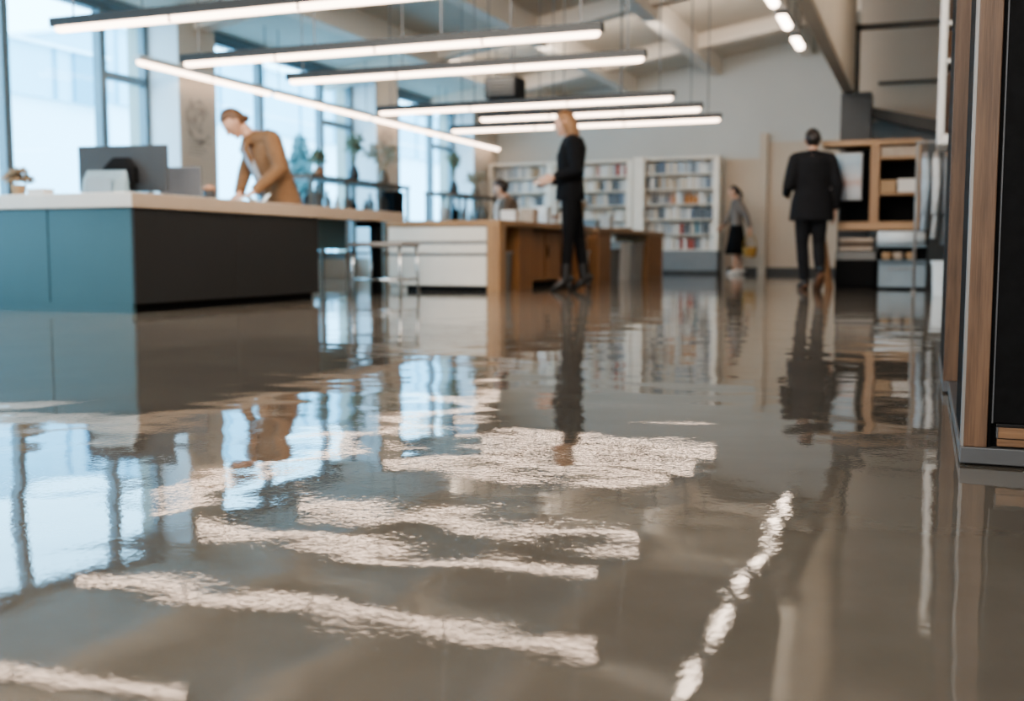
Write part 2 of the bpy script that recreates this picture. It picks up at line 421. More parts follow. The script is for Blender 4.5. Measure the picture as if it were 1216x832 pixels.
# ------------------------------------------------------------------ pendant tube lights
def suspended(name, p0, p1, label, group, seams=3, w=.060, hz=.055, cables=4, lampmat='lamp', bodymat='lamp_body'):
    p0, p1 = Vector(p0), Vector(p1)
    t = thing(name, label, 'pendant light', (p0+p1)/2, group=group)
    d = (p1-p0).normalized(); u = Vector((-d.y, d.x, 0)); z = Vector((0, 0, 1))
    def pill(a, b, hw, z0, z1, rnd):
        m_ = MB(); prof = []
        k = 8
        for i in range(k+1):
            an = math.pi*i/k; prof.append((math.cos(an)*hw, z0+(z1-z0)*(1-math.sin(an)) if rnd else z0))
        prof += [(-hw, z1), (hw, z1)]
        m_.rings([[a+u*x+z*q for x, q in prof], [b+u*x+z*q for x, q in prof]])
        return m_
    body = MB()
    c = [(w/2+.008, .0), (w/2+.008, .055), (-w/2-.008, .055), (-w/2-.008, .0)]
    body.rings([[p0-d*.02+u*x+z*(q+hz*.6) for x, q in c], [p1+d*.02+u*x+z*(q+hz*.6) for x, q in c]])
    L = (p1-p0).length
    for k in range(1, seams):
        s = p0+d*(L*k/seams)
        body.rings([[s-d*.006+u*x+z*q for x, q in ((w/2+.004, hz*.7), (w/2+.004, -.002), (-w/2-.004, -.002), (-w/2-.004, hz*.7))],
                    [s+d*.006+u*x+z*q for x, q in ((w/2+.004, hz*.7), (w/2+.004, -.002), (-w/2-.004, -.002), (-w/2-.004, hz*.7))]])
    body.build('housing', M[bodymat], t)
    df = MB(); n_ = 14; ring = []
    for k in range(n_):
        a = 2*math.pi*k/n_; ring.append((math.cos(a)*w/2, hz*.42+math.sin(a)*hz*.5))
    sp = [(0., .35), (.012, .8), (.035, 1.)]
    rr = [[p0+d*s+u*x*f+z*(hz*.42+(q-hz*.42)*f) for x, q in ring] for s, f in sp]+[[p1-d*s+u*x*f+z*(hz*.42+(q-hz*.42)*f) for x, q in ring] for s, f in reversed(sp)]
    df.rings(rr); df.build('diffuser', M[lampmat], t, True)
    for k in range(cables):
        s = p0+d*(L*(.04+.92*k/(cables-1) if cables > 1 else .5))
        MB().tube([s+z*(hz*.6+.05), Vector((s.x, s.y, ceil_z(s.x)+.02))], .006, 6).build('suspension_cable', M['cable'], t)
    return t
G = 'linear pendants across the hall'
LZ = 1.755
rows = [(-7.4, -3.25, 4.10, 'tube pendant hanging ahead of all the others, before the counter front'),
        (-5.18, -1.6, 5.48, 'long tube pendant directly over the charcoal counter corner'),
        (-5.23, -2.0, 6.82, 'long tube pendant, second row behind the counter corner'),
        (-4.95, -1.96, 7.82, 'tube pendant, third row, hanging over the grey stool'),
        (-5.2, -2.2, 9.87, 'tube pendant just in front of the blonde woman, fourth row'),
        (-4.45, -2.11, 10.72, 'tube pendant crossing behind the blonde head, upper of two'),
        (-5.18, -2.08, 11.62, 'tube pendant behind the blonde head, lowest and farthest row')]
for x0, x1, y, lab in rows:
    suspended('pendant_light', (x0, y, LZ), (x1, y, LZ), lab, G, 3 if x1-x0 < 3.1 else 4)
G2 = 'wall run of tubes by the windows'
for y0, y1, lab in ((9.15, 11.55, 'slanting tube light near the pier with the faded print'), (11.65, 14.1, 'tube light running past the middle window'),
                    (14.2, 16.6, 'tube light in front of the second pier by the windows'), (16.7, 19.2, 'last tube light of the window run, by the back wall')):
    suspended('wall_run_light', (-7.6, y0, 2.29), (-7.6, y1, 2.29), lab, G2, 2, .07, .07, 2, 'lamp', 'white')
G3 = 'ceiling spots along the bulkhead'
names = ['farthest', 'second farthest', 'third farthest', 'fourth farthest', 'fifth farthest', 'sixth farthest']
for k, y in enumerate((16.9, 15.3, 13.86, 12.4, 10.95, 9.5)):
    suspended('ceiling_lamp', (-1.88, y-.36, 3.45), (-1.88, y+.36, 3.45), f'short glowing ceiling lamp by the ribbed bulkhead, {names[k]} of the row', G3, 1, .13, .11, 2, 'lamp_spot')
# unit heater hung from the ceiling
t = thing('unit_heater', 'dark louvred unit heater hung above the tube lights', 'heater', (-5.9, 15, 2.64))
MB().box(-6.17, -5.66, 15, 15.4, 2.64, 2.95, .02).build('casing', M['black'], t)
lv = MB()
for k in range(6): lv.box(-6.14, -5.69, 14.97, 15.0, 2.67+k*.045, 2.70+k*.045, .004)
lv.build('louvre', M['steel'], t)
for x in (-6.05, -5.78): MB().tube([(x, 15.2, 2.94), (x, 15.2, ceil_z(x)+.02)], .012, 8).build('hanger_rod', M['cable'], t)

# ------------------------------------------------------------------ reception counter
CX, CY = -4.51, 5.33
t = thing('reception_counter', 'large reception counter with teal front, charcoal side and white slab top', 'counter', (CX, CY, 0))
for x0, x1 in ((-5.16, CX), (-5.86, -5.165), (-6.56, -5.865)):
    MB().box(x0, x1-.003, CY, CY+.05, .055, .645, .003).build('front_panel', M['teal'], t)['label'] = 'teal laminate panel'
MB().box(-6.55, CX-.03, CY+.035, 7.43, 0, .06).build('toe_kick', M['black'], t)
MB().box(-6.55, CX-.012, CY+.0, CY+.033, .0, .056).build('toe_board', M['teal'], t)
MB().box(-6.56, CX-.003, CY+.05, 7.47, .056, .645, .003).build('carcass', M['charcoal'], t)
for y0, y1 in ((CY+.004, 6.38), (6.384, 7.47)):
    MB().box(CX-.004, CX+.014, y0, y1, .055, .645, .003).build('side_panel', M['charcoal'], t)
wt = MB(); wt.box(-6.6, CX+.03, CY-.03, 7.5, .645, .737, .006)
wk = wt.build('worktop', M['worktop'], t)
MB().box(CX+.0285, CX+.033, CY-.028, 8.95, .647, .735).build('warm_light_strip', M['edge_warm_lit'], wk)  # strip paints the warm-lit look of the slab's side edge
MB().box(-4.78, CX+.03, 7.495, 8.95, .652, .737, .006).build('worktop_extension', M['worktop'], t)
lg = MB(); lg.box(-4.62, -4.54, 8.55, 8.63, 0, .655, .004).box(-4.76, -4.54, 8.55, 8.63, .60, .655, .004)
lg.build('support_leg', M['black'], t)
MB().box(-4.77, -4.72, 7.47, 8.3, .40, .652, .003).build('modesty_panel', M['teal'], t)

t = thing('bar_stool', 'low chrome stool with a grey seat under the counter extension', 'stool', (-4.36, 8.35, 0))
MB().box(-4.62, -4.12, 8.17, 8.55, .42, .46, .015, 3).build('seat', M['grey_metal'], t)
for sx in (-1, 1):
    for sy in (-1, 1):
        MB().tube([(-4.37+sx*.22, 8.36+sy*.16, .42), (-4.37+sx*.235, 8.36+sy*.175, 0)], .013, 10).build('leg', M['chrome'], t, True)
fr = MB()
for a, b_ in (((-.23, -.17), (.23, -.17)), ((-.23, .17), (.23, .17)), ((-.23, -.17), (-.23, .17)), ((.23, -.17), (.23, .17))):
    fr.tube([(-4.37+a[0], 8.36+a[1], .14), (-4.37+b_[0], 8.36+b_[1], .14)], .01, 8)
fr.build('footrest', M['chrome'], t, True)

# things on the counter
TZ = .737
t = thing('computer_monitor', 'large dark computer monitor seen from behind on the counter', 'monitor', (-5.09, 5.95, TZ))
MB().box(-.335, .335, -.012, .012, .045, .355, .01).build('screen', M['monitor'], t, local=True)
MB().loft([((0, -.05, .10), (.13, 0, 0), (0, .03, 0)), ((0, -.04, .20), (.12, 0, 0), (0, .035, 0)), ((0, -.02, .27), (.06, 0, 0), (0, .02, 0))], 20, 4).build('rear_housing', M['black'], t, local=True)
MB().box(-.04, .04, -.07, -.03, .008, .18, .008).build('stand_neck', M['monitor'], t, local=True)
MB().box(-.13, .13, -.13, .08, 0, .012, .005).build('stand_base', M['monitor'], t, local=True)
t.rotation_euler = (0, 0, R(9))
t = thing('leaflet_holder', 'pale blue acrylic leaflet holder in front of the large monitor', 'leaflet holder', (-4.97, 5.62, TZ), R(12))
MB().loft([((0, .02, .0), (.155, 0, 0), (0, .05, 0)), ((0, .03, .10), (.15, 0, 0), (0, .03, 0)), ((0, .045, .165), (.135, 0, 0), (0, .012, 0))], 24, 6).build('pocket', M['acrylic'], t, local=True)
MB().box(-.10, .07, -.035, -.030, .02, .12, .002).build('leaflet', M['pale_blue'], t, local=True)
MB().box(-.16, .16, -.06, .09, -.0, .006, .002).build('base', M['acrylic'], t, local=True)
t = thing('small_monitor', 'smaller mid-grey screen beside the large monitor on the counter', 'monitor', (-4.92, 6.33, TZ), R(14))
MB().box(-.155, .155, -.010, .010, .02, .235, .008).build('screen', M['laptop'], t, local=True)
MB().box(-.16, .16, .0, .2, 0, .014, .005).build('keyboard_base', M['laptop'], t, local=True)
t = thing('pot_with_lid', 'small dark pot with a terracotta lid on the counter', 'pot', (-5.10, 6.9, TZ))
MB().lathe((0, 0, 0), [(.03, 0), (.045, .02), (.047, .09), (.04, .105)]).build('pot', M['monitor'], t, True, True)
MB().lathe((0, 0, 0), [(.05, .105), (.052, .12), (.03, .14), (.008, .15)]).build('lid', M['clay'], t, True, True)
t = thing('potted_plant', 'little potted plant at the window end of the white counter', 'plant', (-5.86, 5.8, TZ))
MB().lathe((0, 0, 0), [(.035, 0), (.05, .09), (.053, .10)]).build('pot', M['kraft'], t, True, True)
lf = MB(); rnd = random.Random(3)
for k in range(150):
    a, e = rnd.uniform(0, 6.283), rnd.uniform(.1, 1.45); r = rnd.uniform(.04, .11)
    p = Vector((math.cos(a)*math.cos(e)*r, math.sin(a)*math.cos(e)*r, .11+math.sin(e)*r))
    d = Vector((rnd.uniform(-1, 1), rnd.uniform(-1, 1), rnd.uniform(-.3, 1))).normalized()
    s = d.cross(Vector((.3, .5, .2))).normalized()
    lf.bm.faces.new([lf.bm.verts.new(q) for q in (p-d*.03, p+s*.012, p+d*.03, p-s*.012)])
lf.build('foliage', M['dry'], t, local=True)
t = thing('small_box', 'white box lying near the potted plant on the counter', 'box', (-5.62, 5.75, TZ))
MB().box(-.07, .07, -.05, .05, 0, .06, .004).box(-.073, .073, -.053, .053, .045, .065, .004).build('carton', M['white'], t, local=True)
def sheet(name, label, loc, rz, w, d, tilt=0., cat='paper'):
    m_ = MB(); n_ = 6; bm = m_.bm
    g = [[bm.verts.new((w*(i/n_-.5), d*(j/n_-.5), .004+.02*math.sin(i*1.1)*tilt+.03*tilt*(i/n_))) for j in range(n_+1)] for i in range(n_+1)]
    for i in range(n_):
        for j in range(n_): bm.faces.new((g[i][j], g[i+1][j], g[i+1][j+1], g[i][j+1]))
    o = m_.build(name, M['paper'], None)
    md = o.modifiers.new('t', 'SOLIDIFY'); md.thickness = .003; md.offset = 0
    o.location = loc; o.rotation_euler = (0, 0, rz); tag(o, label, cat)
    return o
sheet('paper_sheet', 'white sheet lifted by the tan blazer woman on the counter', (-4.98, 7.30, TZ+.012), R(40), .24, .32, 2.2)
sheet('document', 'flat white page on the counter near the pot', (-4.92, 7.02, TZ), R(20), .21, .30, .15)

# ------------------------------------------------------------------ drawer counter and display table
t = thing('drawer_counter', 'wooden display counter with cream drawers and oak end panel', 'counter', (-3.75, 9.5, 0))
TX0, TX1, TT = -4.95, -3.75, .68
MB().box(TX0, TX1, 9.5, 10.15, TT-.055, TT, .004).build('worktop', M['oak'], t)
MB().box(-4.30, TX1, 10.15, 12.55, TT-.055, TT, .004).build('worktop', M['oak'], t)
MB().box(-3.885, TX1, 9.5, 9.66, 0, TT-.055, .004).build('end_panel', M['oak_z'], t)
MB().box(-4.93, -3.89, 9.53, 9.72, .045, .62).build('carcass', M['grey_metal'], t)
MB().box(-4.75, -3.89, 9.55, 9.72, 0, .05).build('plinth', M['black'], t)
MB().box(-4.93, -4.75, 9.55, 9.72, 0, .05).build('plinth', M['cream'], t)
for z0, z1 in ((.48, .615), (.365, .45), (.055, .335)):
    MB().box(-4.93, -3.89, 9.505, 9.53, z0, z1, .004).build('drawer', M['cream'], t)
MB().box(-4.25, -3.80, 10.15, 10.55, 0, TT-.055, .004).build('support_panel', M['orange_oak'], t)
dc = MB().box(-4.20, -3.90, 10.6, 12.3, .06, TT-.06, .004).build('cabinet', M['orange_oak'], t)
for k in range(3):
    d = MB().box(-3.90, -3.88, 10.63+k*.56, 11.15+k*.56, .08, .60, .004).build('cabinet_door', M['orange_oak'], t)
    MB().box(-3.88, -3.865, 10.68+k*.56, 10.70+k*.56, .32, .45, .003).build('handle', M['black'], d)
MB().box(-4.20, -3.93, 10.55, 12.3, 0, .06).build('plinth', M['black'], t)
MB().box(-4.25, -3.80, 12.32, 12.5, 0, TT-.055, .004).build('end_panel', M['orange_oak'], t)
t = thing('storage_bin', 'grey storage bin in the open bay of the drawer counter', 'bin', (-4.0, 9.9, 0))
MB().loft([((-3.99, 9.92, 0), (.15, 0, 0), (0, .11, 0)), ((-3.99, 9.92, .36), (.17, 0, 0), (0, .12, 0))], 24, 6).build('body', M['mid_grey'], t)
MB().loft([((-3.99, 9.92, .36), (.18, 0, 0), (0, .13, 0)), ((-3.99, 9.92, .385), (.18, 0, 0), (0, .13, 0))], 24, 6).build('rim', M['grey_metal'], t)

t = thing('display_table', 'long oak display table near the bookcases with slab ends', 'table', (-3.8, 13, 0))
MB().box(-4.35, -3.78, 12.88, 16.55, TT-.055, TT, .004).build('table_top', M['oak'], t)
MB().box(-4.30, -3.79, 12.95, 13.5, 0, TT-.055, .004).build('leg', M['orange_oak'], t)
MB().box(-4.30, -3.79, 15.55, 16.45, 0, TT-.055, .004).build('leg', M['orange_oak'], t)
def crate(loc, w, d, h, m_, label):
    t = thing('storage_crate', label, 'crate', loc)
    MB().loft([((0, 0, 0), (w/2*.92, 0, 0), (0, d/2*.92, 0)), ((0, 0, h), (w/2, 0, 0), (0, d/2, 0))], 24, 8).build('body', m_, t, local=True)
    MB().loft([((0, 0, h-.03), (w/2+.012, 0, 0), (0, d/2+.012, 0)), ((0, 0, h), (w/2+.012, 0, 0), (0, d/2+.012, 0))], 24, 8).build('rim', m_, t, local=True)
crate((-4.0, 13.85, 0), .4, .4, .42, M['mid_grey'], 'dark grey crate under the oak display table, against its front slab')
crate((-4.0, 14.4, 0), .4, .45, .52, M['white'], 'white crate under the oak display table, in the middle')
crate((-4.0, 15.05, 0), .4, .55, .50, M['grey_metal'], 'mid-grey crate under the oak display table, beside the far slab')
crate((-4.02, 12.71, 0), .3, .24, .40, M['white'], 'white bin standing between the drawer counter and display table')

# small goods on the tops
def goods_box(loc, w, d, h, m_, label, lidm=None, name='gift_box'):
    t = thing(name, label, 'box', loc)
    MB().box(-w/2, w/2, -d/2, d/2, 0, h*.75, .004).build('body', m_, t, local=True)
    MB().box(-w/2-.004, w/2+.004, -d/2-.004, d/2+.004, h*.68, h, .005).build('lid', lidm or m_, t, local=True)
goods_box((-4.05, 10.55, TT), .16, .14, .13, M['white'], 'white lidded box on the counter in front of the seated person')
goods_box((-4.0, 10.95, TT), .18, .16, .16, M['towel'], 'beige lidded box on the counter behind the blonde woman')
goods_box((-3.98, 11.35, TT), .16, .16, .20, M['white_cold'], 'cool white tall box on the counter beside the beige box')
goods_box((-4.05, 11.8, TT), .18, .16, .12, M['white'], 'low white box at the far end of the drawer counter', M['clay'])
def vase(loc, label, h, m_pot, m_leaf, seed, spread, cat='vase', name='flower_vase', top=.35):
    t = thing(name, label, cat, loc); rnd = random.Random(seed)
    MB().lathe((0, 0, 0), [(.05, 0), (.075, .05), (.07, h*.6), (.04, h*.9), (.045, h)]).build('vase', m_pot, t, True, True)
    st, hd = MB(), MB()
    for k in range(16):
        a, r = rnd.uniform(0, 6.283), rnd.uniform(.2, 1.)*spread
        e = Vector((math.cos(a)*r, math.sin(a)*r, h+top*rnd.uniform(.6, 1.)))
        st.tube([(0, 0, h*.7), (e.x*.4, e.y*.4, h+top*.35), e], .004, 5)
        for q in range(14):
            p = e+Vector((rnd.gauss(0, 1), rnd.gauss(0, 1), rnd.gauss(0, 1.3)))*.028
            d = Vector((rnd.uniform(-1, 1), rnd.uniform(-1, 1), rnd.uniform(-1, 1))).normalized(); s = d.cross(Vector((.2, .9, .4))).normalized()
            hd.bm.faces.new([hd.bm.verts.new(x) for x in (p-d*.035, p+s*.016, p+d*.035, p-s*.016)])
    st.build('stems', m_leaf, t, local=True); hd.build('flower_heads', m_leaf, t, local=True)['kind'] = 'stuff'
vase((-4.1, 13.1, TT), 'tan dried flower bunch in a vase behind the blonde woman', .10, M['towel'], M['dry'], 5, .09, 'dried flowers', top=.20)
goods_box((-4.1, 13.6, TT), .2, .2, .12, M['pale_blue'], 'blue-grey lidded box on the oak display table')
goods_box((-4.08, 14.3, TT), .14, .2, .20, M['white'], 'white lidded box midway along the oak display table')
goods_box((-4.1, 15.2, TT), .2, .25, .05, M['kraft'], 'flat brown box on the oak display table, far end')

# ------------------------------------------------------------------ bookcases
BY = 19.0
def bookcase(label, x0, x1, thick0, rows_, top, side0):
    t = thing('bookcase', label, 'bookcase', ((x0+x1)/2, BY, 0))
    x1 -= .012
    MB().box(x0, x1, BY+.38, BY+.42, .4, top, .003).build('back_panel', M['shelf_cream'], t)
    MB().box(x0, x0+thick0, BY-(.02 if thick0 > .1 else 0), BY+.38, .0 if thick0 > .1 else .4, top+(.02 if thick0 > .1 else 0), .004).build('side_panel', M['shelf_cream'], t)
    MB().box(x1-.10, x1, BY, BY+.38, .4, top, .004).build('side_panel', M['shelf_cream'], t)
    MB().box(x0+.004, x1-.004, BY+.004, BY+.38, top-.04, top+.004, .004).build('top_board', M['shelf_cream'], t)
    MB().box(x0+(thick0 if thick0 > .1 else .01), x1-.01, BY+.0, BY+.36, .05, .41, .004).build('base_cabinet', M['plinth_grey'], t)
    MB().box(x0+.02+(thick0 if thick0 > .1 else 0), x1-.02, BY+.03, BY+.36, 0, .05).build('plinth', M['dark_grey'], t)
    zs = []
    for k in range(rows_):
        z = .41+(top-.45)*k/rows_
        MB().box(x0+thick0, x1-.10, BY+.01, BY+.38, z, z+.022, .002).build('shelf', M['shelf_cream'], t)
        zs.append(z+.024)
    return zs, (top-.45)/rows_-.022
PAL = {'white': (.70, .68, .65), 'pale grey': (.42, .43, .43), 'cream': (.60, .53, .44), 'pale blue': (.40, .45, .49), 'blue': (.13, .17, .23), 'slate': (.12, .14, .16),
       'orange': (.50, .22, .07), 'red': (.36, .09, .07), 'pink': (.52, .30, .25), 'teal': (.06, .20, .25), 'tan': (.40, .29, .19), 'black': (.025, .025, .028)}
PM = {k: mat('product_'+k.replace(' ', '_'), c, .55, var=.12, scale=30) for k, c in PAL.items()}
_cache = {}
def product_mesh(kind, c):
    if (kind, c) in _cache: return _cache[kind, c]
    m_ = MB()
    if kind == 'carton': m_.box(-.5, .5, -.5, .5, 0, .80, .04).box(-.52, .52, -.52, .52, .74, 1, .05)
    elif kind == 'bottle': m_.lathe((0, 0, 0), [(.42, 0), (.5, .04), (.5, .6), (.2, .75), (.2, .88), (.26, .89), (.26, 1.)], 14)
    elif kind == 'jar': m_.lathe((0, 0, 0), [(.44, 0), (.5, .04), (.5, .72), (.42, .8), (.47, .81), (.47, .98), (.4, 1.)], 14)
    else:
        m_.box(-.5, .5, -.5, -.40, 0, 1, .02).box(-.5, -.38, -.5, .5, 0, 1, .02).box(.38, .5, -.5, .5, 0, 1, .02).box(-.4, .4, -.45, .46, .03, .97)
    o = m_.build(kind, PM[c], None); _cache[kind, c] = o.data; bpy.data.objects.remove(o)
    return _cache[kind, c]
ORD = ['first', 'second', 'third', 'fourth', 'fifth', 'sixth', 'seventh', 'eighth', 'ninth', 'tenth', 'eleventh', 'twelfth', 'thirteenth', 'fourteenth', 'fifteenth', 'sixteenth', 'seventeenth', 'eighteenth', 'nineteenth']
NAME = {'carton': 'product_carton', 'bottle': 'bottle', 'jar': 'lidded_jar', 'book': 'hardback_book'}
def fill(zs, hh, x0, x1, unit, plan, seed):
    rnd = random.Random(seed); tot = len(zs)
    for r, z in enumerate(zs):
        base = plan[tot-1-r]; n_ = round(len(base)*1.4); cols = [base[int(k*len(base)/n_)] if rnd.random() < .72 else rnd.choice(['white', 'cream', 'pale grey', 'white', 'slate']) for k in range(n_)]; w = (x1-x0)/n_; shelf = ORD[tot-1-r]
        kind = ['carton', 'book', 'jar', 'carton', 'bottle', 'carton'][(r+seed) % 6]
        for k, c in enumerate(cols):
            kd = kind if rnd.random() < .75 else rnd.choice(['carton', 'jar', 'book'])
            o = bpy.data.objects.new(NAME[kd], product_mesh(kd, c)); COL.objects.link(o)
            bw = w*rnd.uniform(.74, .93); 
            if kd in ('bottle', 'jar'): bw = min(bw, .11)
            o.location = (x0+w*(k+.5), BY+.13, z); o.scale = (bw, min(.2, bw*1.3) if kd in ('carton', 'book') else bw, hh*rnd.uniform(.70, .93))
            tag(o, f'{c} {kd}, {ORD[k]} from the window end, {shelf} shelf down, {unit}', kd, f'goods on the {unit}')
W, Gy, Cr, Pb, B, S, O, Rd, Pk, Te, Tn, K = 'white', 'pale grey', 'cream', 'pale blue', 'blue', 'slate', 'orange', 'red', 'pink', 'teal', 'tan', 'black'
top = 2.05
zs, hh = bookcase('white bookcase beside the suited woman with skirt, over a grey base', -4.93, -3.38, .20, 6, top, 0)
fill(zs, hh, -4.70, -3.50, 'bookcase with thick white post', [
    [Cr, S, B, S, Gy, Pb, Pb, Pb, S, Pb, W, Gy, Gy], [S, S, Tn, Tn, Cr, Tn, Cr, W, Cr, W, Pb, B, Pb], [S, S, Gy, W, Pk, O, Pk, O, O, O, W, Pb, Pb],
    [Gy, Cr, S, W, Cr, Cr, W, S, B, S, S, Pb, B], [Gy, Gy, W, Pb, Pb, W, Rd, W, Te, Te, Pb, S, S], [W, W, Cr, W, W, Cr, Rd, Rd, Rd, W, W, Cr, W]], 1)
zs, hh = bookcase('middle bookcase behind the blonde woman, red goods on top shelf', -6.45, -4.94, .05, 6, top-.02, 0)
fill(zs, hh, -6.38, -5.06, 'bookcase behind blonde woman', [
    [W, Gy, Cr, Gy, Pb, W, Cr, Pk, Rd, Rd, Rd, Gy, Rd], [W, Pb, W, Gy, Cr, Cr, Cr, Tn, Gy, B, S, Gy, W], [Pb, W, Gy, Tn, S, S, Tn, Gy, Cr, S, S, B, Gy],
    [W, W, Cr, Gy, Gy, W, Cr, Cr, Gy, Gy, W, W, Cr], [Pb, W, W, Gy, Cr, W, B, Te, Pb, Gy, W, Gy, W], [W, Gy, W, W, Cr, W, Gy, W, Pb, W, W, Cr, W]], 2)
zs, hh = bookcase('bookcase in the window corner with pale goods on its shelves', -7.72, -6.46, .05, 6, top-.02, 0)
fill(zs, hh, -7.62, -6.60, 'bookcase in window corner', [
    [Gy, W, Gy, Pb, W, Tn, Cr, Tn, W, Gy], [W, Pb, Pb, Gy, Pb, W, Pb, W, Gy, W], [Pb, Pb, W, S, Pb, Pb, W, Gy, Pb, W],
    [W, Gy, W, Pb, W, W, Pb, Gy, W, W], [Gy, W, Pb, W, W, Cr, W, Pb, W, W], [W, W, Gy, W, Pb, W, W, Gy, W, W]], 3)

# ------------------------------------------------------------------ display racks by the windows
def rack(y0, y1, label):
    x0, x1 = -7.45, -7.0
    t = thing('display_rack', label, 'rack', (-7.2, (y0+y1)/2, 0))
    MB().box(x0, x1, y0, y1, 1.28, 1.33, .004).build('top_board', M['rack'], t)
    for z in (.35, .85): MB().box(x0+.02, x1-.02, y0+.02, y1-.02, z, z+.03, .003).build('shelf', M['rack'], t)
    k = 0
    while k <= 3:
        y = y0+.03+(y1-y0-.06)*k/3
        for x in (x0+.03, x1-.03): MB().box(x-.02, x+.02, y-.02, y+.02, 0, 1.28, .003).build('post', M['rack'], t)
        k += 1
    return t
rack(11.5, 14.2, 'long brown rack by the middle window behind the counter')
rack(15.6, 17.6, 'shorter brown rack by the last window, near the seated person')
rnd = random.Random(11)
def bottle_thing(loc, h, m_, label, grp):
    o = MB().lathe((0, 0, 0), [(h*.17, 0), (h*.2, .01), (h*.2, h*.6), (h*.07, h*.76), (h*.07, h*.97), (h*.08, h)], 14).build('glass_bottle', m_, None, True)
    o.location = loc; tag(o, label, 'bottle', grp)
where = ['first', 'second', 'third', 'fourth', 'fifth', 'sixth', 'seventh', 'eighth', 'ninth']
cols = [('dark', 'monitor'), ('white', 'white_cold'), ('grey', 'mid_grey'), ('brown', 'rack'), ('pale', 'acrylic'), ('black', 'black')]
for rk, (y0, y1, n_) in enumerate(((11.7, 13.65, 9), (15.75, 17.45, 7))):
    for k in range(n_):
        c, mm = cols[(k*2+rk+k//3) % 6]; y = y0+(y1-y0)*k/(n_-1); h = .20+.16*rnd.random()
        rn = 'long brown rack' if rk == 0 else 'shorter brown rack'
        bottle_thing((-7.2+rnd.uniform(-.04, .04), y, .881), h, M[mm], f'{c} bottle on the {rn}, {where[k]} along from the counter end', f'bottles on the {rn}')
vase((-7.2, 12.9, 1.33), 'leafy stems in a dark vase, middle of the long brown rack', .2, M['monitor'], M['leaf'], 8, .12, 'plant', 'plant_vase', .38)
vase((-7.2, 13.75, 1.33), 'wide dry branches in a brown vase, far end of long rack', .2, M['rack'], M['dry'], 9, .26, 'plant', 'plant_vase', .30)
vase((-7.2, 12.0, 1.33), 'short green plant on the long brown rack, near end', .12, M['clay'], M['leaf'], 10, .10, 'plant', 'plant_vase', .16)
vase((-7.2, 16.2, 1.33), 'tall green stems on the shorter brown rack', .2, M['monitor'], M['leaf'], 12, .09, 'plant', 'plant_vase', .40)
vase((-7.2, 17.1, 1.33), 'low brown dry bunch on the shorter brown rack', .15, M['rack'], M['dry'], 13, .2, 'plant', 'plant_vase', .22)
goods_box((-7.2, 13.96, .881), .3, .26, .36, M['black'], 'black lidded bin at the far end of the long brown rack', name='storage_box')

# ------------------------------------------------------------------ wooden unit by the suited man
KY = 11.6
t = thing('wooden_shelf_unit', 'oak shelf unit with black niches beyond the suited man', 'shelf unit', (-.5, KY, 0))
MB().box(-1.02, -.06, KY, KY+.4, 1.455, 1.51, .004).build('top_board', M['oak'], t)
MB().box(-.545, -.455, KY, KY+.4, .60, 1.455, .004).build('upright', M['oak_z'], t)
MB().box(-.09, -.06, KY, KY+.4, .60, 1.455, .004).build('upright', M['oak_z'], t)
MB().box(-.82, -.07, KY+.38, KY+.41, .68, 1.455).build('back_panel', M['black'], t)
MB().box(-.455, -.09, KY+.005, KY+.39, 1.31, 1.335, .003).build('shelf', M['oak'], t)
MB().box(-.455, -.09, KY+.005, KY+.39, .95, .975, .003).build('shelf', M['oak'], t)
MB().box(-.85, -.06, KY-.02, KY+.42, .60, .685, .004).build('counter_board', M['oak'], t)
MB().loft([((-1.02, KY+.05, .60), (.045, 0, 0), (0, .03, 0)), ((-.92, KY+.05, 0), (.04, 0, 0), (0, .03, 0))], 16, 6).build('slanted_leg', M['orange_oak'], t)
MB().box(-.86, -.455, KY+.05, KY+.4, .0, .383).build('lower_carcass', M['black'], t)
MB().box(-.45, .02, KY+.06, KY+.4, .0, .60).build('lower_carcass', M['black'], t)
dr = MB().box(-.44, .015, KY+.02, KY+.06, .02, .285, .006).build('drawer', M['pale_blue'], t)
MB().box(-.35, -.08, KY+.005, KY+.02, .20, .215, .003).build('drawer_handle', M['grey_metal'], dr)
t = thing('dishwasher', 'black undercounter appliance with a grey control strip', 'appliance', (-.66, KY, 0))
MB().box(-.86, -.465, KY-.02, KY+.045, .03, .285, .008).build('door', M['black'], t)
MB().box(-.86, -.465, KY-.03, KY+.045, .295, .381, .006).build('control_panel', M['mid_grey'], t)
MB().box(-.84, -.485, KY+.0, KY+.045, 0, .03).build('kickboard', M['black'], t)
t = thing('display_screen', 'pale blue picture screen in the unit beside the suited man', 'screen', (-.83, KY-.02, .685))
MB().box(-1.0, -.62, KY+.0, KY+.025, .90, 1.385, .006).build('frame', M['grey_metal'], t)
MB().box(-.985, -.635, KY-.006, KY+.0, .915, 1.37).build('picture', M['screen'], t)
MB().box(-.83, -.78, KY+.01, KY+.05, .687, .92, .004).build('stand', M['black'], t)
for k, (x0, x1, z0, z1, mm, lab) in enumerate(((-.45, -.10, 1.335, 1.43, 'towel', 'beige carton on the top shelf of the oak unit'), (-.45, -.29, .975, 1.10, 'kraft', 'brown carton on the middle shelf of the oak unit'),
                                              (-.285, -.10, .975, 1.11, 'white', 'white carton on the middle shelf of the oak unit'))):
    goods_box(((x0+x1)/2, KY+.115, z0+.002), x1-x0-.015, .2, z1-z0, M[mm], lab, name='storage_box')
for k in range(3):
    z = .46+k*.045
    o = MB().box(-.17, .17, -.13, .13, 0, .043, .02, 3).build('folded_towel', M['towel'] if k != 1 else M['cloth_brown'], None, True)
    o.location = (-.66, KY+.12, z-.072); 
    tag(o, ['beige towel at the bottom of the folded pile above the appliance', 'brown towel in the middle of the folded pile above the appliance', 'beige towel on top of the folded pile above the appliance'][k], 'towel', 'folded towels')
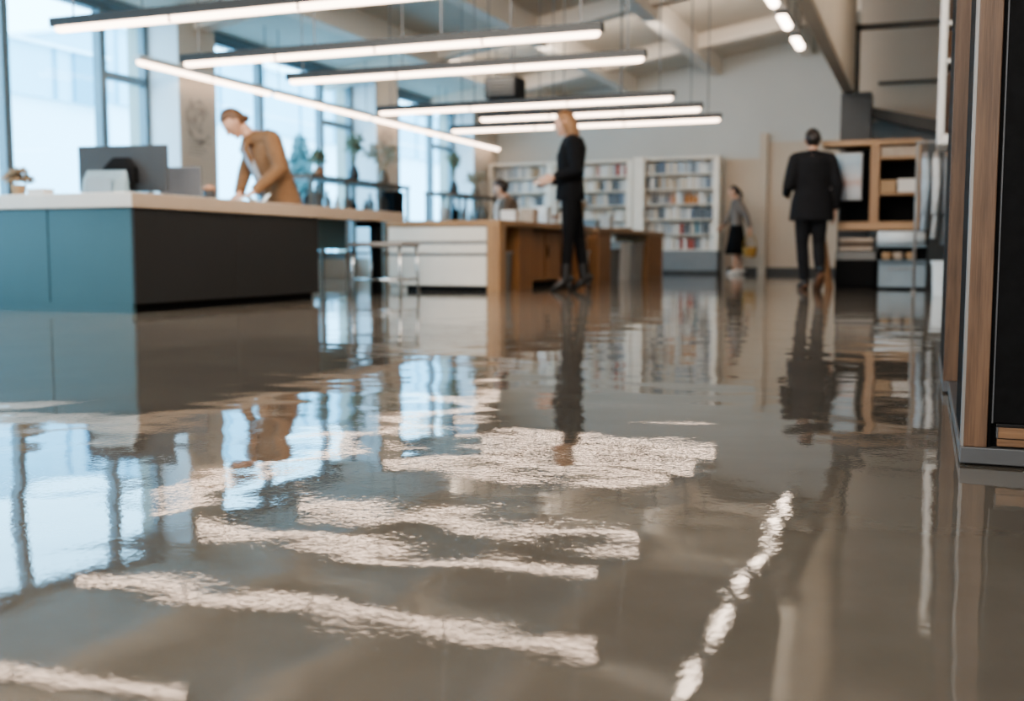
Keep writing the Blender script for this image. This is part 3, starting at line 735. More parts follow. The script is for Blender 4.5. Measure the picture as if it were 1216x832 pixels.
bpy.data.objects
t = thing('paper_roll', 'thick pale paper roll lying under the oak counter board', 'paper roll', (-.22, KY+.0, .44))
MB().tube([(-.455, KY-.025, .517), (.0, KY-.025, .517)], .07, 24).build('roll', M['white_cold'], t, True)
MB().tube([(-.465, KY-.025, .517), (.01, KY-.025, .517)], .018, 12).build('core', M['kraft'], t, True)
o = MB().box(-.45, .01, KY-.09, KY+.06, .425, .445, .003).build('roll_shelf', M['pale_blue'], bpy.data.objects['wooden_shelf_unit'])
for k, x in enumerate((-.36, -.25, -.13)):
    o = MB().lathe((0, 0, 0), [(.03, 0), (.05, .02), (.052, .07), (.045, .08)], 16).build('bowl', M['kraft'] if k != 1 else M['towel'], None, True)
    o.location = (x, KY-.005, .297); tag(o, ['brown bowl on the blue drawer top, nearest the black appliance', 'pale bowl in the middle on the blue drawer top', 'brown bowl on the blue drawer top, nearest the clothes rack'][k], 'bowl', 'bowls above the blue drawer')
MB().box(-.44, .015, KY-.06, KY+.06, .285, .296, .003).build('drawer_top', M['pale_blue'], bpy.data.objects['wooden_shelf_unit'])

# clothes rail
t = thing('clothes_rail', 'clothes rail with hanging garments beside the oak unit', 'clothes rail', (.25, 10.6, 0))
for x in (-.09, .62):
    MB().tube([(x, 10.6, 0), (x, 10.6, 1.38)], .014, 10).build('post', M['grey_metal'], t, True)
    MB().box(x-.02, x+.02, 10.35, 10.85, 0, .025, .006).build('foot', M['grey_metal'], t)
MB().tube([(-.11, 10.6, 1.37), (.64, 10.6, 1.37)], .014, 10).build('hanging_rail', M['grey_metal'], t, True)
gc = ['garment_a', 'garment_c', 'garment_b', 'garment_a', 'garment_d', 'garment_c', 'garment_b']
gl = ['pale blue shirt hanging at the open end of the clothes rail', 'white shirt, second on the clothes rail', 'grey shirt, third on the clothes rail', 'pale blue shirt, fourth on the clothes rail',
      'dark shirt, fifth on the clothes rail', 'white shirt, sixth on the clothes rail', 'grey shirt at the wall end of the clothes rail']
for k in range(7):
    x = -.022+.088*k
    t = thing('hanging_shirt', gl[k], 'shirt', (x, 10.6, 0), group='shirts on the rail')
    zt, zb = 1.26, .56-.06*(k % 3)
    g = MB(); rnd = random.Random(k)
    g.loft([((x, 10.6, zb), (.035, 0, 0), (0, .20, 0)), ((x+.01, 10.6, zb+.2), (.03, 0, 0), (0, .185, 0)), ((x-.005, 10.6, zb+.45), (.03, 0, 0), (0, .19, 0)), ((x, 10.6, zt-.06), (.03, 0, 0), (0, .205, 0)),
            ((x, 10.6, zt-.01), (.022, 0, 0), (0, .11, 0)), ((x, 10.6, zt+.015), (.018, 0, 0), (0, .05, 0))], 20)
    g.build('shirt_body', M[gc[k]], t, True)
    for s in (-1, 1):
        MB().tube([(x, 10.6+s*.18, zt-.06), (x+.01, 10.6+s*.235, zt-.3), (x, 10.6+s*.24, zt-.55)], [.035, .032, .028], 10).build('sleeve', M[gc[k]], t, True)
    MB().tube([(x, 10.6-.17, zt-.03), (x, 10.6, zt+.02), (x, 10.6+.17, zt-.03)], .008, 8).tube([(x, 10.6, zt+.02), (x, 10.583, 1.335), (x, 10.577, 1.37), (x, 10.59, 1.393), (x, 10.612, 1.393)], .004, 6).build('hanger', M['oak'], t)
# white storage stack beneath the rail
crate((.19, 10.2, 0), .26, .2, .30, M['white_cold'], 'white crate on the floor beneath the hanging shirts')

# white framed wall cabinet
t = thing('hanging_cabinet', 'white framed wall cabinet with brown compartments beside the walnut post', 'wall cabinet', (.4, 8.9, 1.2))
x0, x1, z0, z1 = .055, XR, 1.20, 2.5
MB().box(x0, x0+.05, 8.6, 9.2, z0, z1, .012).build('side_panel', M['white'], t)
MB().box(x1-.035, x1, 8.6, 9.2, z0, z1, .012).build('side_panel', M['white'], t)
MB().box(x0+.005, x1, 8.6, 9.2, z0-.04, z0+.035, .012).build('bottom_board', M['white'], t)
MB().box(x0+.005, x1, 8.6, 9.2, z1-.035, z1+.03, .012).build('top_board', M['white'], t)
MB().box(x0+.02, x1-.02, 9.15, 9.19, z0, z1).build('back_panel', M['leather_brown'], t)
for z in (1.75, 2.02, 2.3): MB().box(x0+.03, x1-.03, 8.62, 9.16, z, z+.03, .004).build('shelf', M['white'], t)
for z0_, z1_, mm, lab in ((1.238, 1.70, 'leather_brown', 'tall brown box in the lowest compartment of the white wall cabinet'), (1.783, 1.99, 'orange_oak', 'orange-brown box in the second compartment of the white wall cabinet'),
                          (2.053, 2.27, 'walnut', 'dark wooden box in the third compartment of the white wall cabinet'), (2.335, 2.46, 'leather_brown', 'tallest brown box, top compartment of the white wall cabinet')):
    goods_box((.30, 8.85, z0_), .36, .36, z1_-z0_, M[mm], lab, name='storage_box')

# ------------------------------------------------------------------ tall cabinets in the foreground
def tall_cabinet(label, x0, x1, y0, y1, h, near):
    t = thing('tall_cabinet', label, 'cabinet', (x0, y0, 0))
    pw = .042 if near else .056
    MB().box(x0-.001, x1, y0-.004, y1+(.62 if near else 0), .004, .033, .002).build('plinth', M['plinth'], t)
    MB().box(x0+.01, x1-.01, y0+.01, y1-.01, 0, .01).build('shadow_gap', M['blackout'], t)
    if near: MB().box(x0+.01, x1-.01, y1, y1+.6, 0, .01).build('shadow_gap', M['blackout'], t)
    p = MB().box(x0+.0045, x0+pw, y0, y0+.03, .033, h, .0015).build('post', M['walnut'], t)
    MB().box(x0, x0+.0045, y0+.001, y0+.05, .033, h).build('edge_strip', M['aluminium'] if near else M['walnut'], t)
    MB().box(x0+.003, x1, y0+.05, y1, .033, h).build('side_board', M['black'], t)
    # door set back behind the post
    MB().box(x0+pw, x0+pw+.006, y0+.008, y0+.05, .033, h).build('door_gap', M['black'], t)
    d = MB().box(x0+pw+.006, x1, y0+.012, y0+.05, .075 if near else .035, h, .0015).build('door', M['black_wood'], t)
    MB().box(x0+pw+.0065, x0+pw+.009, y0+.0095, y0+.012, .075, h).build('door_edge', M['laptop'], d)
    if near:
        MB().box(x0+pw+.006, x1, y0+.02, y0+.05, .033, .075).build('drawer_recess', M['black'], t)
        w = MB().box(x0+pw+.016, x1, y0+.003, y0+.03, .036, .069, .001).build('drawer', M['walnut_x'], t)
        MB().box(x0+pw+.016, x1, y0+.0015, y0+.003, .0495, .0505).build('drawer_groove', M['black'], w)
        MB().box(x0+pw+.014, x1, y0+.006, y0+.03, .069, .075, .001).build('drawer_lip', M['black_gloss'], t)
        MB().box(x0+pw+.0145, x0+pw+.017, y0+.001, y0+.028, .05, .069, .0005).build('drawer_bracket', M['plinth'], t)
    MB().box(x0, x1, y0, y1, h, h+.03).build('top_board', M['walnut_x'], t)
    return t
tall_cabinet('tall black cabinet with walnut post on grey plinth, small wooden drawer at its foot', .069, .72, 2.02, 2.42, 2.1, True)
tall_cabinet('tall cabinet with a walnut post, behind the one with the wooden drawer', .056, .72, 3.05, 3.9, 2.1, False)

# faded prints on the piers (abstract ink marks)
def pier_print(y0, y1, z0, z1, label, seed):
    x = PX+.004
    t = thing('art_print', label, 'wall print', (x, (y0+y1)/2, z0))
    MB().box(PX, PX+.004, y0, y1, z0, z1).build('backing', M['decal_bg'], t)
    g = MB(); rnd = random.Random(seed); cy, cz = (y0+y1)/2, z0+(z1-z0)*.62
    for r0, a0, a1 in ((.17, .3, 3.9), (.22, 2.2, 5.6), (.11, 0, 5.2), (.06, 0, 6.28)):
        n_ = 26; pv = None
        for k in range(n_+1):
            a = a0+(a1-a0)*k/n_; w = .018*(1+.6*math.sin(k*.9+r0*40))
            q = [g.bm.verts.new((PX+.006, cy+math.cos(a)*(r0+s*w), cz+math.sin(a)*(r0+s*w)*1.15)) for s in (-1, 1)]
            if pv: g.bm.faces.new((pv[0], pv[1], q[1], q[0]))
            pv = q
    for k in range(6):
        z = z0+.05+.035*k; y = y0+.06+rnd.random()*.05; e = y1-.08-rnd.random()*.2
        g.bm.faces.new([g.bm.verts.new(p) for p in ((PX+.006, y, z), (PX+.006, e, z), (PX+.006, e, z+.012), (PX+.006, y, z+.012))])
    g.build('ink_drawing', M['decal'], t)
pier_print(10.04, 10.62, 1.42, 2.15, 'faded grey ink print on the pier beside the tan blazer woman', 1)
pier_print(14.7, 15.2, 1.75, 2.25, 'small faded print on the pier above the long brown rack', 2)

# ------------------------------------------------------------------ people
def vec(a): return Vector(a)
def basis(f, up=(0, 0, 1)):
    f = vec(f).normalized(); u = vec(up); u = (u-f*u.dot(f)).normalized(); return f.cross(u).normalized(), f, u   # right, fwd, up

def add_hand(b, wrist, d, n, side, s=1., curl=.5):
    """d: finger direction, n: palm-facing direction, side: +1 right hand, -1 left"""
    d = vec(d).normalized(); n = vec(n); n = (n-d*n.dot(d)).normalized()
    lat = d.cross(n).normalized()*side           # toward the thumb
    w = vec(wrist)
    b.loft([(w-d*.02*s, lat*.024*s, n*.019*s), (w+d*.02*s, lat*.030*s, n*.016*s), (w+d*.055*s, lat*.040*s, n*.014*s), (w+d*.092*s, lat*.038*s, n*.011*s)], 16)
    for k, (o, ln) in enumerate(((.030, .070), (.010, .078), (-.010, .073), (-.029, .058))):
        p = w+d*.085*s+lat*o*s; pts = [p]; dd = d+lat*o*1.6
        for q, fr in enumerate((.45, .32, .26)):
            ang = curl*(.35+.35*q); dir_ = (dd*math.cos(ang)+n*math.sin(ang)).normalized()
            p = p+dir_*ln*fr*s*1.05; pts.append(p)
        b.tube(pts, [.0098*s, .0092*s, .0085*s, .0062*s], 10)
    p = w+d*.025*s+lat*.026*s
    b.tube([p, p+(d*.6+lat*.75+n*.25).normalized()*.034*s, p+(d*.8+lat*.5+n*.4).normalized()*.072*s], [.0125*s, .0105*s, .0075*s], 10)

def add_head(b, c, f, up, s=1.):
    rt_, f, u = basis(f, up); c = vec(c)
    t = bmesh.new(); bmesh.ops.create_uvsphere(t, u_segments=32, v_segments=24, radius=1)
    for v_ in t.verts:
        x, y, z = v_.co
        if z < 0:
            k = -z; x *= 1-.32*k; y = y*(1-.30*k)+.16*k*k
        if y > .3 and -.35 < z < .3: y *= .96
        if z > .2 and y < 0: y *= 1.06
        v_.co = c+(rt_*x*.075+f*y*.094+u*z*.115)*s
    b.join(t)
    b.tube([c+(f*.088+u*.028)*s, c+(f*.097-u*.004)*s, c+(f*.107-u*.020)*s, c+(f*.086-u*.030)*s], [.008*s, .011*s, .0135*s, .008*s], 10)   # nose
    b.tube([c+(f*.078-u*.058-rt_*.02)*s, c+(f*.086-u*.055)*s, c+(f*.078-u*.058+rt_*.02)*s], [.006*s, .008*s, .006*s], 8)                       # lips
    b.ball(c+(f*.062-u*.088)*s, .024*s, 8)                                                                                                  # chin
    for q in (-1, 1):
        b.tube([c+(rt_*q*.073-f*.005-u*.03)*s, c+(rt_*q*.083-f*.014)*s, c+(rt_*q*.078-f*.010+u*.028)*s], [.008*s, .015*s, .010*s], 8)              # ears
        b.tube([c+(rt_*q*.018+f*.084+u*.030)*s, c+(rt_*q*.052+f*.070+u*.032)*s], [.008*s, .006*s], 8)                                         # brow

def head_parts(root, c, f, up, s, hair, style):
    rt_, f, u = basis(f, up); c = vec(c)
    for q in (-1, 1):
        MB().ball(c+(rt_*q*.031+f*.0765+u*.008)*s, (.010*s, .010*s, .007*s), 8).build('eye', M['eye'], root, True, True)
    h = MB(); t = bmesh.new(); bmesh.ops.create_uvsphere(t, u_segments=32, v_segments=24, radius=1)
    low = -.18 if style == 'short' else -.35
    for v_ in t.verts:
        x, y, z = v_.co
        k = 1.
        face = y > .12 and z < .52+.1*(1-abs(x))
        if face: k = .80
        if z < low and y < .3: k = .84
        v_.co = c+(rt_*x*.086*k+f*(y*.104*k-.010)+u*(z*.122*k+.014))*s
    h.join(t)
    if style in ('long', 'bob'):
        L_ = .34 if style == 'long' else .16
        h.loft([(c+(-f*.015+u*.05)*s, rt_*.080*s, f*.080*s), (c+(-f*.045-u*.03)*s, rt_*.086*s, f*.078*s), (c+(-f*.062-u*.12)*s, rt_*.084*s, f*.064*s),
                (c+(-f*.088)*s+vec((0, 0, -.10-L_*.45))*s, rt_*.082*s, f*.050*s), (c+(-f*.105)*s+vec((0, 0, -.08-L_*.8))*s, rt_*.060*s, f*.032*s), (c+(-f*.11)*s+vec((0, 0, -.08-L_))*s, rt_*.02*s, f*.012*s)], 20)
        for q in (-1, 1):
            h.tube([c+(rt_*q*.070+f*.03+u*.07)*s, c+(rt_*q*.084-f*.0-u*.02)*s, c+(rt_*q*.078-f*.02-u*.13)*s], [.020*s, .020*s, .014*s], 10)
    if style == 'ponytail':
        h.ball(c+(-f*.105+u*.02)*s, .03*s, 8)
        h.tube([c+(-f*.10+u*.02)*s, c+(-f*.135-u*.06)*s, c+(-f*.13)*s+vec((0, 0, -.17))*s, c+(-f*.11)*s+vec((0, 0, -.27))*s], [.026*s, .034*s, .03*s, .01*s], 12)
    if style == 'bun':
        h.ball(c+(-f*.098-u*.045)*s, (.034*s, .034*s, .034*s), 10)
    h.build('hair', M[hair], root, True, True, remesh=.009*s, relax=4)

def torso_rings(J, e, s, lo, hi, flare=0.):
    """elliptical rings up the spine between parameters; e = added thickness"""
    lat_h = (vec(J['hR'])-vec(J['hL'])).normalized(); lat_s = (vec(J['sR'])-vec(J['sL'])).normalized()
    up_mid = (vec(J['sR'])+vec(J['sL']))/2
    pe, wa, ch, nk = vec(J['pe']), vec(J['wa']), vec(J['ch']), vec(J['nk'])
    dn = (pe-wa).normalized()
    wf = J.get('wf', 1.)
    sh = (vec(J['sR'])-vec(J['sL'])).length/2/s
    P_ = [(pe+dn*.30*s, .175*wf, .125, 0.), (pe+dn*.20*s, .172*wf, .125, 0.), (pe+dn*.09*s, .165*wf, .118, 0.), (pe, .160*wf, .112, .05), (wa, .132*wf, .098, .35), (ch, max(.155*wf, sh*.84), .115, .8), (up_mid-(up_mid-ch)*.25, sh*.93, .105, 1.),
          (up_mid+(nk-up_mid)*.45, .105*wf, .080, 1.), (nk, .058, .058, 1.)]
    out = []
    for i in range(lo, hi+1):
        c, w, d, k = P_[i]
        lat = (lat_h*(1-k)+lat_s*k).normalized()
        ax = (P_[min(i+1, 8)][0]-P_[max(i-1, 0)][0]).normalized()
        lat = (lat-ax*lat.dot(ax)).normalized(); fwd = ax.cross(lat)
        fl = flare*max(0, 3-i)/3
        out.append((c, lat*(w*s+e+fl), fwd*(d*s+e+fl)))
    return out

def person(label, loc, rz, J, s, hair, style, outfit, group=None, wf=1.):
    t = thing('person', label, 'person', loc, rz, group)
    J['wf'] = wf
    A = {k: vec(v) for k, v in J.items() if isinstance(v, (tuple, Vector))}
    b = MB()
    b.loft(torso_rings(J, 0, s, 2, 8))
    hc = A['hd']
    b.tube([A['nk']-vec((0, 0, .03))*s, (A['nk']+hc)/2-A['hf'].normalized()*.012*s, hc-vec((0, 0, .03))*s], [.060*s, .052*s, .056*s], 14)
    add_head(b, hc, A['hf'], A['hu'], s)
    for q, sd in (('R', 1), ('L', -1)):
        S_, E_, W_ = A['s'+q], A['e'+q], A['w'+q]
        b.ball(S_, .054*s, 10); b.tube([A['nk']-vec((0, 0, .045))*s, S_], [.055*s, .048*s], 14); b.tube([S_, (S_+E_)/2, E_], [.050*s, .045*s, .038*s], 14); b.ball(E_, .038*s, 8)
        b.tube([E_, E_*.6+W_*.4, W_], [.038*s, .036*s, .025*s], 14)
        add_hand(b, W_, A['d'+q], A['n'+q], sd, s, J.get('c'+q, .5))
        H_, K_, F_, T_ = A['h'+q], A['k'+q], A['a'+q], A['t'+q]
        b.ball(H_, .082*s, 10); b.tube([H_, (H_+K_)/2, K_], [.084*s, .070*s, .052*s], 16); b.ball(K_, .052*s, 8)
        b.tube([K_, K_*.65+F_*.35, F_], [.051*s, .053*s, .036*s], 14)
        b.tube([F_+vec((0, 0, .01)), (F_+T_)/2, T_], [.036*s, .034*s, .024*s], 12)
    b.build('body', M['skin'], t, True, True, remesh=.0085*s, relax=2)
    head_parts(t, hc, A['hf'], A['hu'], s, hair, style)
    for spec in outfit: dress(t, J, A, s, *spec)
    return t

def dress(t, J, A, s, what, m_, *opt):
    if what == 'jacket':          # opt: hem ring index, extra thickness, sleeve length 0..1, open front
        lo, e, sl = opt[0], opt[1], opt[2]
        b = MB(); rg = torso_rings(J, e*s, s, lo, 7, .006)
        b.loft(rg)
        top = A['nk']; b.tube([A['nk']-vec((0, 0, .07))*s, A['nk']+vec((0, 0, -.005))*s], [.10*s, .070*s], 16)
        for q in 'RL' if sl > 0 else '':
            S_, E_, W_ = A['s'+q], A['e'+q], A['w'+q]
            b.ball(S_, .062*s+e*s*.2, 10); b.tube([A['nk']-vec((0, 0, .035))*s, (A['nk']+S_)/2-vec((0, 0, .014))*s, S_], [.072*s, .070*s, .060*s+e*s*.2], 16); b.tube([S_, (S_+E_)/2, E_], [.060*s+e*s*.4, .060*s+e*s*.3, .053*s+e*s*.2], 16); b.ball(E_, .053*s+e*s*.2, 10)
            if sl > .1: b.tube([E_, E_*(1-sl)+W_*sl], [.053*s+e*s*.2, .042*s+e*s*.1], 16)
        o = b.build('jacket' if len(opt) < 4 else opt[3], M[m_], t, True, True, remesh=.0095*s, relax=2)
    elif what == 'lapels':
        rt_, f, u = basis(A['cf'])
        up = (A['sR']+A['sL'])/2
        for q, sd in (('R', 1), ('L', -1)):
            c1 = A['nk']+f*.05*s+rt_*sd*.05*s; c2 = A['ch']+f*(.155)*s+rt_*sd*.055*s; c3 = A['wa']+f*(.135)*s+rt_*sd*.02*s
            MB().tube([c1, (c1+c2)/2+f*.035*s, c2, c3], [.022*s, .026*s, .022*s, .006*s], 10).build('lapel', M[m_], t, True, True)
    elif what == 'sleeves':
        for q in 'RL':
            S_, E_, W_ = A['s'+q], A['e'+q], A['w'+q]
            b = MB(); b.tube([S_+(E_-S_)*.1, (S_+E_)/2, E_], [.070*s, .062*s, .055*s], 16); b.ball(E_, .054*s, 10); b.tube([E_, E_*.1+W_*.9], [.054*s, .042*s], 16)
            b.build('sleeve', M[m_], t, True, True, remesh=.0095*s, relax=2)
    elif what == 'shirt':
        rt_, f, u = basis(A['cf'])
        pts = [(A['nk']+f*.045*s, .035, .02), ((A['nk']+A['ch'])/2+f*(.122)*s, .066, .03), (A['ch']+f*(.150)*s, .075, .03), (A['wa']+f*(.138)*s, .062, .03), (A['pe']+f*(.135)*s, .045, .03)]
        MB().loft([(c, rt_*w*s, f*d*s) for c, w, d in pts], 20).build('shirt', M[m_], t, True, True)
    elif what == 'collar':
        b = MB(); ax = (A['hd']-A['nk']).normalized()
        b.tube([A['nk']-ax*.015*s, A['nk']+ax*.03*s], [.074*s, .066*s], 18)
        b.build('collar', M[m_], t, True, True)
    elif what == 'trousers':
        loose = opt[0]
        b = MB(); b.loft(torso_rings(J, .008*s, s, 2, 4))
        for q in 'RL':
            H_, K_, F_ = A['h'+q], A['k'+q], A['a'+q]
            b.ball(H_, .094*s, 10); b.tube([H_, (H_+K_)/2, K_], [.094*s, .080*s+loose*s, .061*s+loose*s], 18); b.ball(K_, .060*s+loose*s, 10)
            b.tube([K_, K_*.6+F_*.4, F_+vec((0, 0, .02))*s], [.060*s+loose*s, .060*s+loose*s, .046*s+loose*1.3*s], 18)
        b.build('trousers', M[m_], t, True, True, remesh=.0095*s, relax=2)
    elif what == 'skirt':
        zh, fl = opt
        rg = torso_rings(J, .012*s, s, 3, 4); pe = A['pe']
        lat = (A['hR']-A['hL']).normalized(); fw_ = vec((0, 0, 1)).cross(lat).normalized()
        sp = [(vec((pe.x, pe.y, zh)), lat*(.19*s+fl), fw_*(.16*s+fl)), (vec((pe.x, pe.y, (zh+pe.z)/2)), lat*.19*s, fw_*.155*s)]+rg
        b = MB(); n_ = 40; out = []
        for i, (c, u_, v_) in enumerate(sp):
            amp = (.09, .04, 0, 0)[min(i, 3)]
            out.append([c+u_*math.cos(2*math.pi*k/n_)*(1+amp*math.sin(k*2*math.pi/n_*10))+v_*math.sin(2*math.pi*k/n_)*(1+amp*math.sin(k*2*math.pi/n_*10)) for k in range(n_)])
        b.rings(out); b.build('skirt', M[m_], t, True, True)
    elif what == 'shoes':
        heel, hi, sole = opt
        for q in 'RL':
            F_, T_ = A['a'+q], A['t'+q]; d = (T_-F_); dh = vec((d.x, d.y, 0)); dh = dh.normalized() if dh.length > .01 else vec((0, 1, 0))
            lat = vec((dh.y, -dh.x, 0)); ft = d.normalized(); nn = lat.cross(ft).normalized()
            b = MB(); base = F_-nn*(F_.z-.0)*0
            c = lambda k, o: F_+d*k+nn*o*s
            b.loft([(c(-.50, -.025), lat*.020*s, nn*.030*s), (c(-.30, -.018), lat*.036*s, nn*.048*s), (c(.15, -.012), lat*.040*s, nn*.050*s), (c(.60, -.010), lat*.043*s, nn*.040*s), (c(1.05, -.008), lat*.044*s, nn*.028*s), (c(1.35, -.012), lat*.030*s, nn*.018*s), (c(1.45, -.014), lat*.008*s, nn*.008*s)], 18)
            if hi: b.tube([F_-vec((0, 0, .03))*s, F_+(A['k'+q]-F_).normalized()*hi*s], [.045*s, .055*s], 16)
            o = b.build('shoe', M[m_], t, True, True, remesh=.006, relax=2)
            if heel: MB().tube([F_-dh*.028*s-vec((0, 0, .03))*s, vec(((F_-dh*.045*s).x, (F_-dh*.045*s).y, 0))], [.024*s, .012*s], 10).build('heel', M[m_], o, True, True)
            elif sole:
                MB().loft([(c(-.48, -.068), lat*.030*s, d.normalized()*.02*s), (c(-.47, -.05), lat*.030*s, d.normalized()*.02*s)], 12)
                so = MB(); n_ = 16
                so.loft([(c(.45, -.066), lat*.043*s, d.normalized()*.135*s), (c(.45, -.046), lat*.044*s, d.normalized()*.137*s)], 20)
                so.build('sole', M[sole], o, True, True)

# woman in the tan blazer bending over the counter
person('woman in a tan blazer bending over the counter, brown hair', (-5.08, 7.83, 0), YAW, dict(
    pe=(0, .0, .86), wa=(-.03, -.01, .99), ch=(-.09, -.04, 1.17), nk=(-.20, -.08, 1.335), hd=(-.335, -.13, 1.43), hf=(-.62, -.32, -.85), hu=(-.68, -.35, .6), cf=(-.85, -.50, -.25),
    sL=(-.01, -.20, 1.30), sR=(-.22, .12, 1.28), eL=(.07, -.27, 1.05), wL=(-.14, -.36, .85), dL=(-.75, -.3, -.35), nL=(-.2, .1, -1), cL=.4,
    eR=(-.29, .02, 1.05), wR=(-.29, -.20, .845), dR=(-.25, -.7, -.42), nR=(-.2, 0, -1), cR=.35,
    hL=(.03, -.07, .80), hR=(-.05, .055, .80), kL=(.04, -.08, .46), kR=(-.05, .09, .46), aL=(.06, -.07, .08), aR=(-.03, .10, .08), tL=(-.05, -.13, .035), tR=(-.14, .04, .035)),
    1., 'hair_brown', 'bun', [('jacket', 'blazer_tan', 0, .038, .93), ('shirt', 'shirt_grey'), ('lapels', 'blazer_tan'), ('trousers', 'cloth_black', .006), ('shoes', 'leather_black', 0, 0, None)])

# blonde woman in black standing in profile
s = 1.0
person('blonde woman in black jacket and trousers standing beside the wooden counter', (-3.25, 10.1, 0), YAW, dict(
    pe=(.0, 0, .97), wa=(.0, 0, 1.10), ch=(.005, .0, 1.29), nk=(-.005, 0, 1.475), hd=(-.055, 0, 1.615), hf=(-.95, .18, -.18), hu=(0, 0, 1), cf=(-.96, .25, 0),
    sL=(.02, -.17, 1.43), sR=(.05, .165, 1.43), eL=(.06, -.22, 1.15), wL=(-.17, -.17, 1.085), dL=(-.95, .15, -.25), nL=(.1, .9, -.2), cL=.7,
    eR=(.03, .24, 1.15), wR=(-.20, .10, 1.06), dR=(-.95, -.2, -.2), nR=(0, -.8, .4), cR=.7,
    hL=(.0, -.085, .93), hR=(.02, .085, .93), kL=(-.02, -.09, .51), kR=(.095, .08, .51), aL=(-.045, -.09, .12), aR=(.155, .08, .125), tL=(-.155, -.07, .035), tR=(.05, .10, .035)),
    s, 'hair_blond', 'long', [('jacket', 'cloth_black', 2, .026, .95), ('trousers', 'cloth_black', -.004), ('shoes', 'leather_black', 1, .14, None)], wf=.95)
sheet('held_paper', 'white folded paper held in the blonde woman\'s hands', (-3.505, 10.04, 1.03), R(100), .13, .17, .6)

# man in a dark suit walking away
person('man in a dark suit walking away, short dark hair', (-1.075, 11.22, 0), YAW, dict(
    pe=(0, 0, 0.8789), wa=(0, 0, 1.002), ch=(0, 0.00945, 1.181), nk=(0, 0.004725, 1.351), hd=(0, 0.02835, 1.479), hf=(.02, 1, -.05), hu=(0, 0, 1), cf=(0, 1, 0),
    sL=(-.172, 0, 1.30), sR=(.172, 0, 1.30), eL=(-.245, -.03, 1.035), wL=(-0.2079, 0.189, 0.9639), dL=(.3, .9, -.1), nL=(.9, -.2, 0), cL=.7,
    eR=(.24, -.05, 1.035), wR=(.245, .03, .80), dR=(-.05, .1, -1), nR=(-1, 0, 0), cR=.5,
    hL=(-0.08033, 0, 0.841), hR=(0.08033, 0, 0.841), kL=(-0.07087, 0.0567, 0.4536), kR=(0.08505, 0.0189, 0.4536), aL=(-0.04252, 0.02835, 0.0756), aR=(0.03308, -0.2362, 0.1795), tL=(-0.04725, 0.1512, 0.03308), tR=(0.03308, -0.1323, 0.04252)),
    .945, 'hair_dark', 'short', [('jacket', 'cloth_suit', 1, .028, .95), ('collar', 'cloth_suit'), ('trousers', 'cloth_suit', .004), ('shoes', 'leather_black', 0, 0, 'leather_brown')], wf=1.18)

# woman with a skirt at the bookcase
person('woman in taupe top and black skirt facing the bookcase end', (-3.02, 18.65, 0), YAW, dict(
    pe=(.0, 0, .83), wa=(.0, 0, .94), ch=(-.0, 0, 1.10), nk=(-.02, 0, 1.265), hd=(-.06, 0, 1.39), hf=(-.97, .1, -.2), hu=(0, 0, 1), cf=(-.97, .2, 0),
    sL=(.0, -.145, 1.225), sR=(.02, .145, 1.225), eL=(.11, -.235, .99), wL=(.17, -.285, .77), dL=(.0, .0, -1), nL=(0, 1, 0), cL=.9,
    eR=(-.07, .20, 1.0), wR=(-.22, .06, .82), dR=(-.7, -.1, -.5), nR=(.2, -.8, -.2), cR=.6,
    hL=(.0, -.075, .79), hR=(.01, .075, .79), kL=(-.02, -.075, .43), kR=(.05, .075, .43), aL=(-.03, -.075, .07), aR=(.10, .075, .075), tL=(-.13, -.06, .033), tR=(.01, .085, .033)),
    .885, 'hair_dark', 'ponytail', [('jacket', 'cloth_taupe', 3, .018, .9, 'knit_top'), ('skirt', 'cloth_black', .35, .035), ('shoes', 'white', 0, 0, 'white')])
t = thing('shopping_basket', 'mustard woven basket hanging from the skirted woman\'s hand', 'basket', (-2.755, 18.43, .295))
MB().loft([((0, 0, 0), (.09, 0, 0), (0, .07, 0)), ((0, 0, .10), (.115, 0, 0), (0, .09, 0)), ((0, 0, .17), (.12, 0, 0), (0, .095, 0))], 24, 3).build('basket_body', M['basket'], t, False, True)
MB().tube([(-.11, 0, .16), (-.08, 0, .33), (0, 0, .385), (.08, 0, .33), (.11, 0, .16)], .009, 8).build('handle', M['basket'], t, True, True)
t.rotation_euler = (0, 0, YAW)
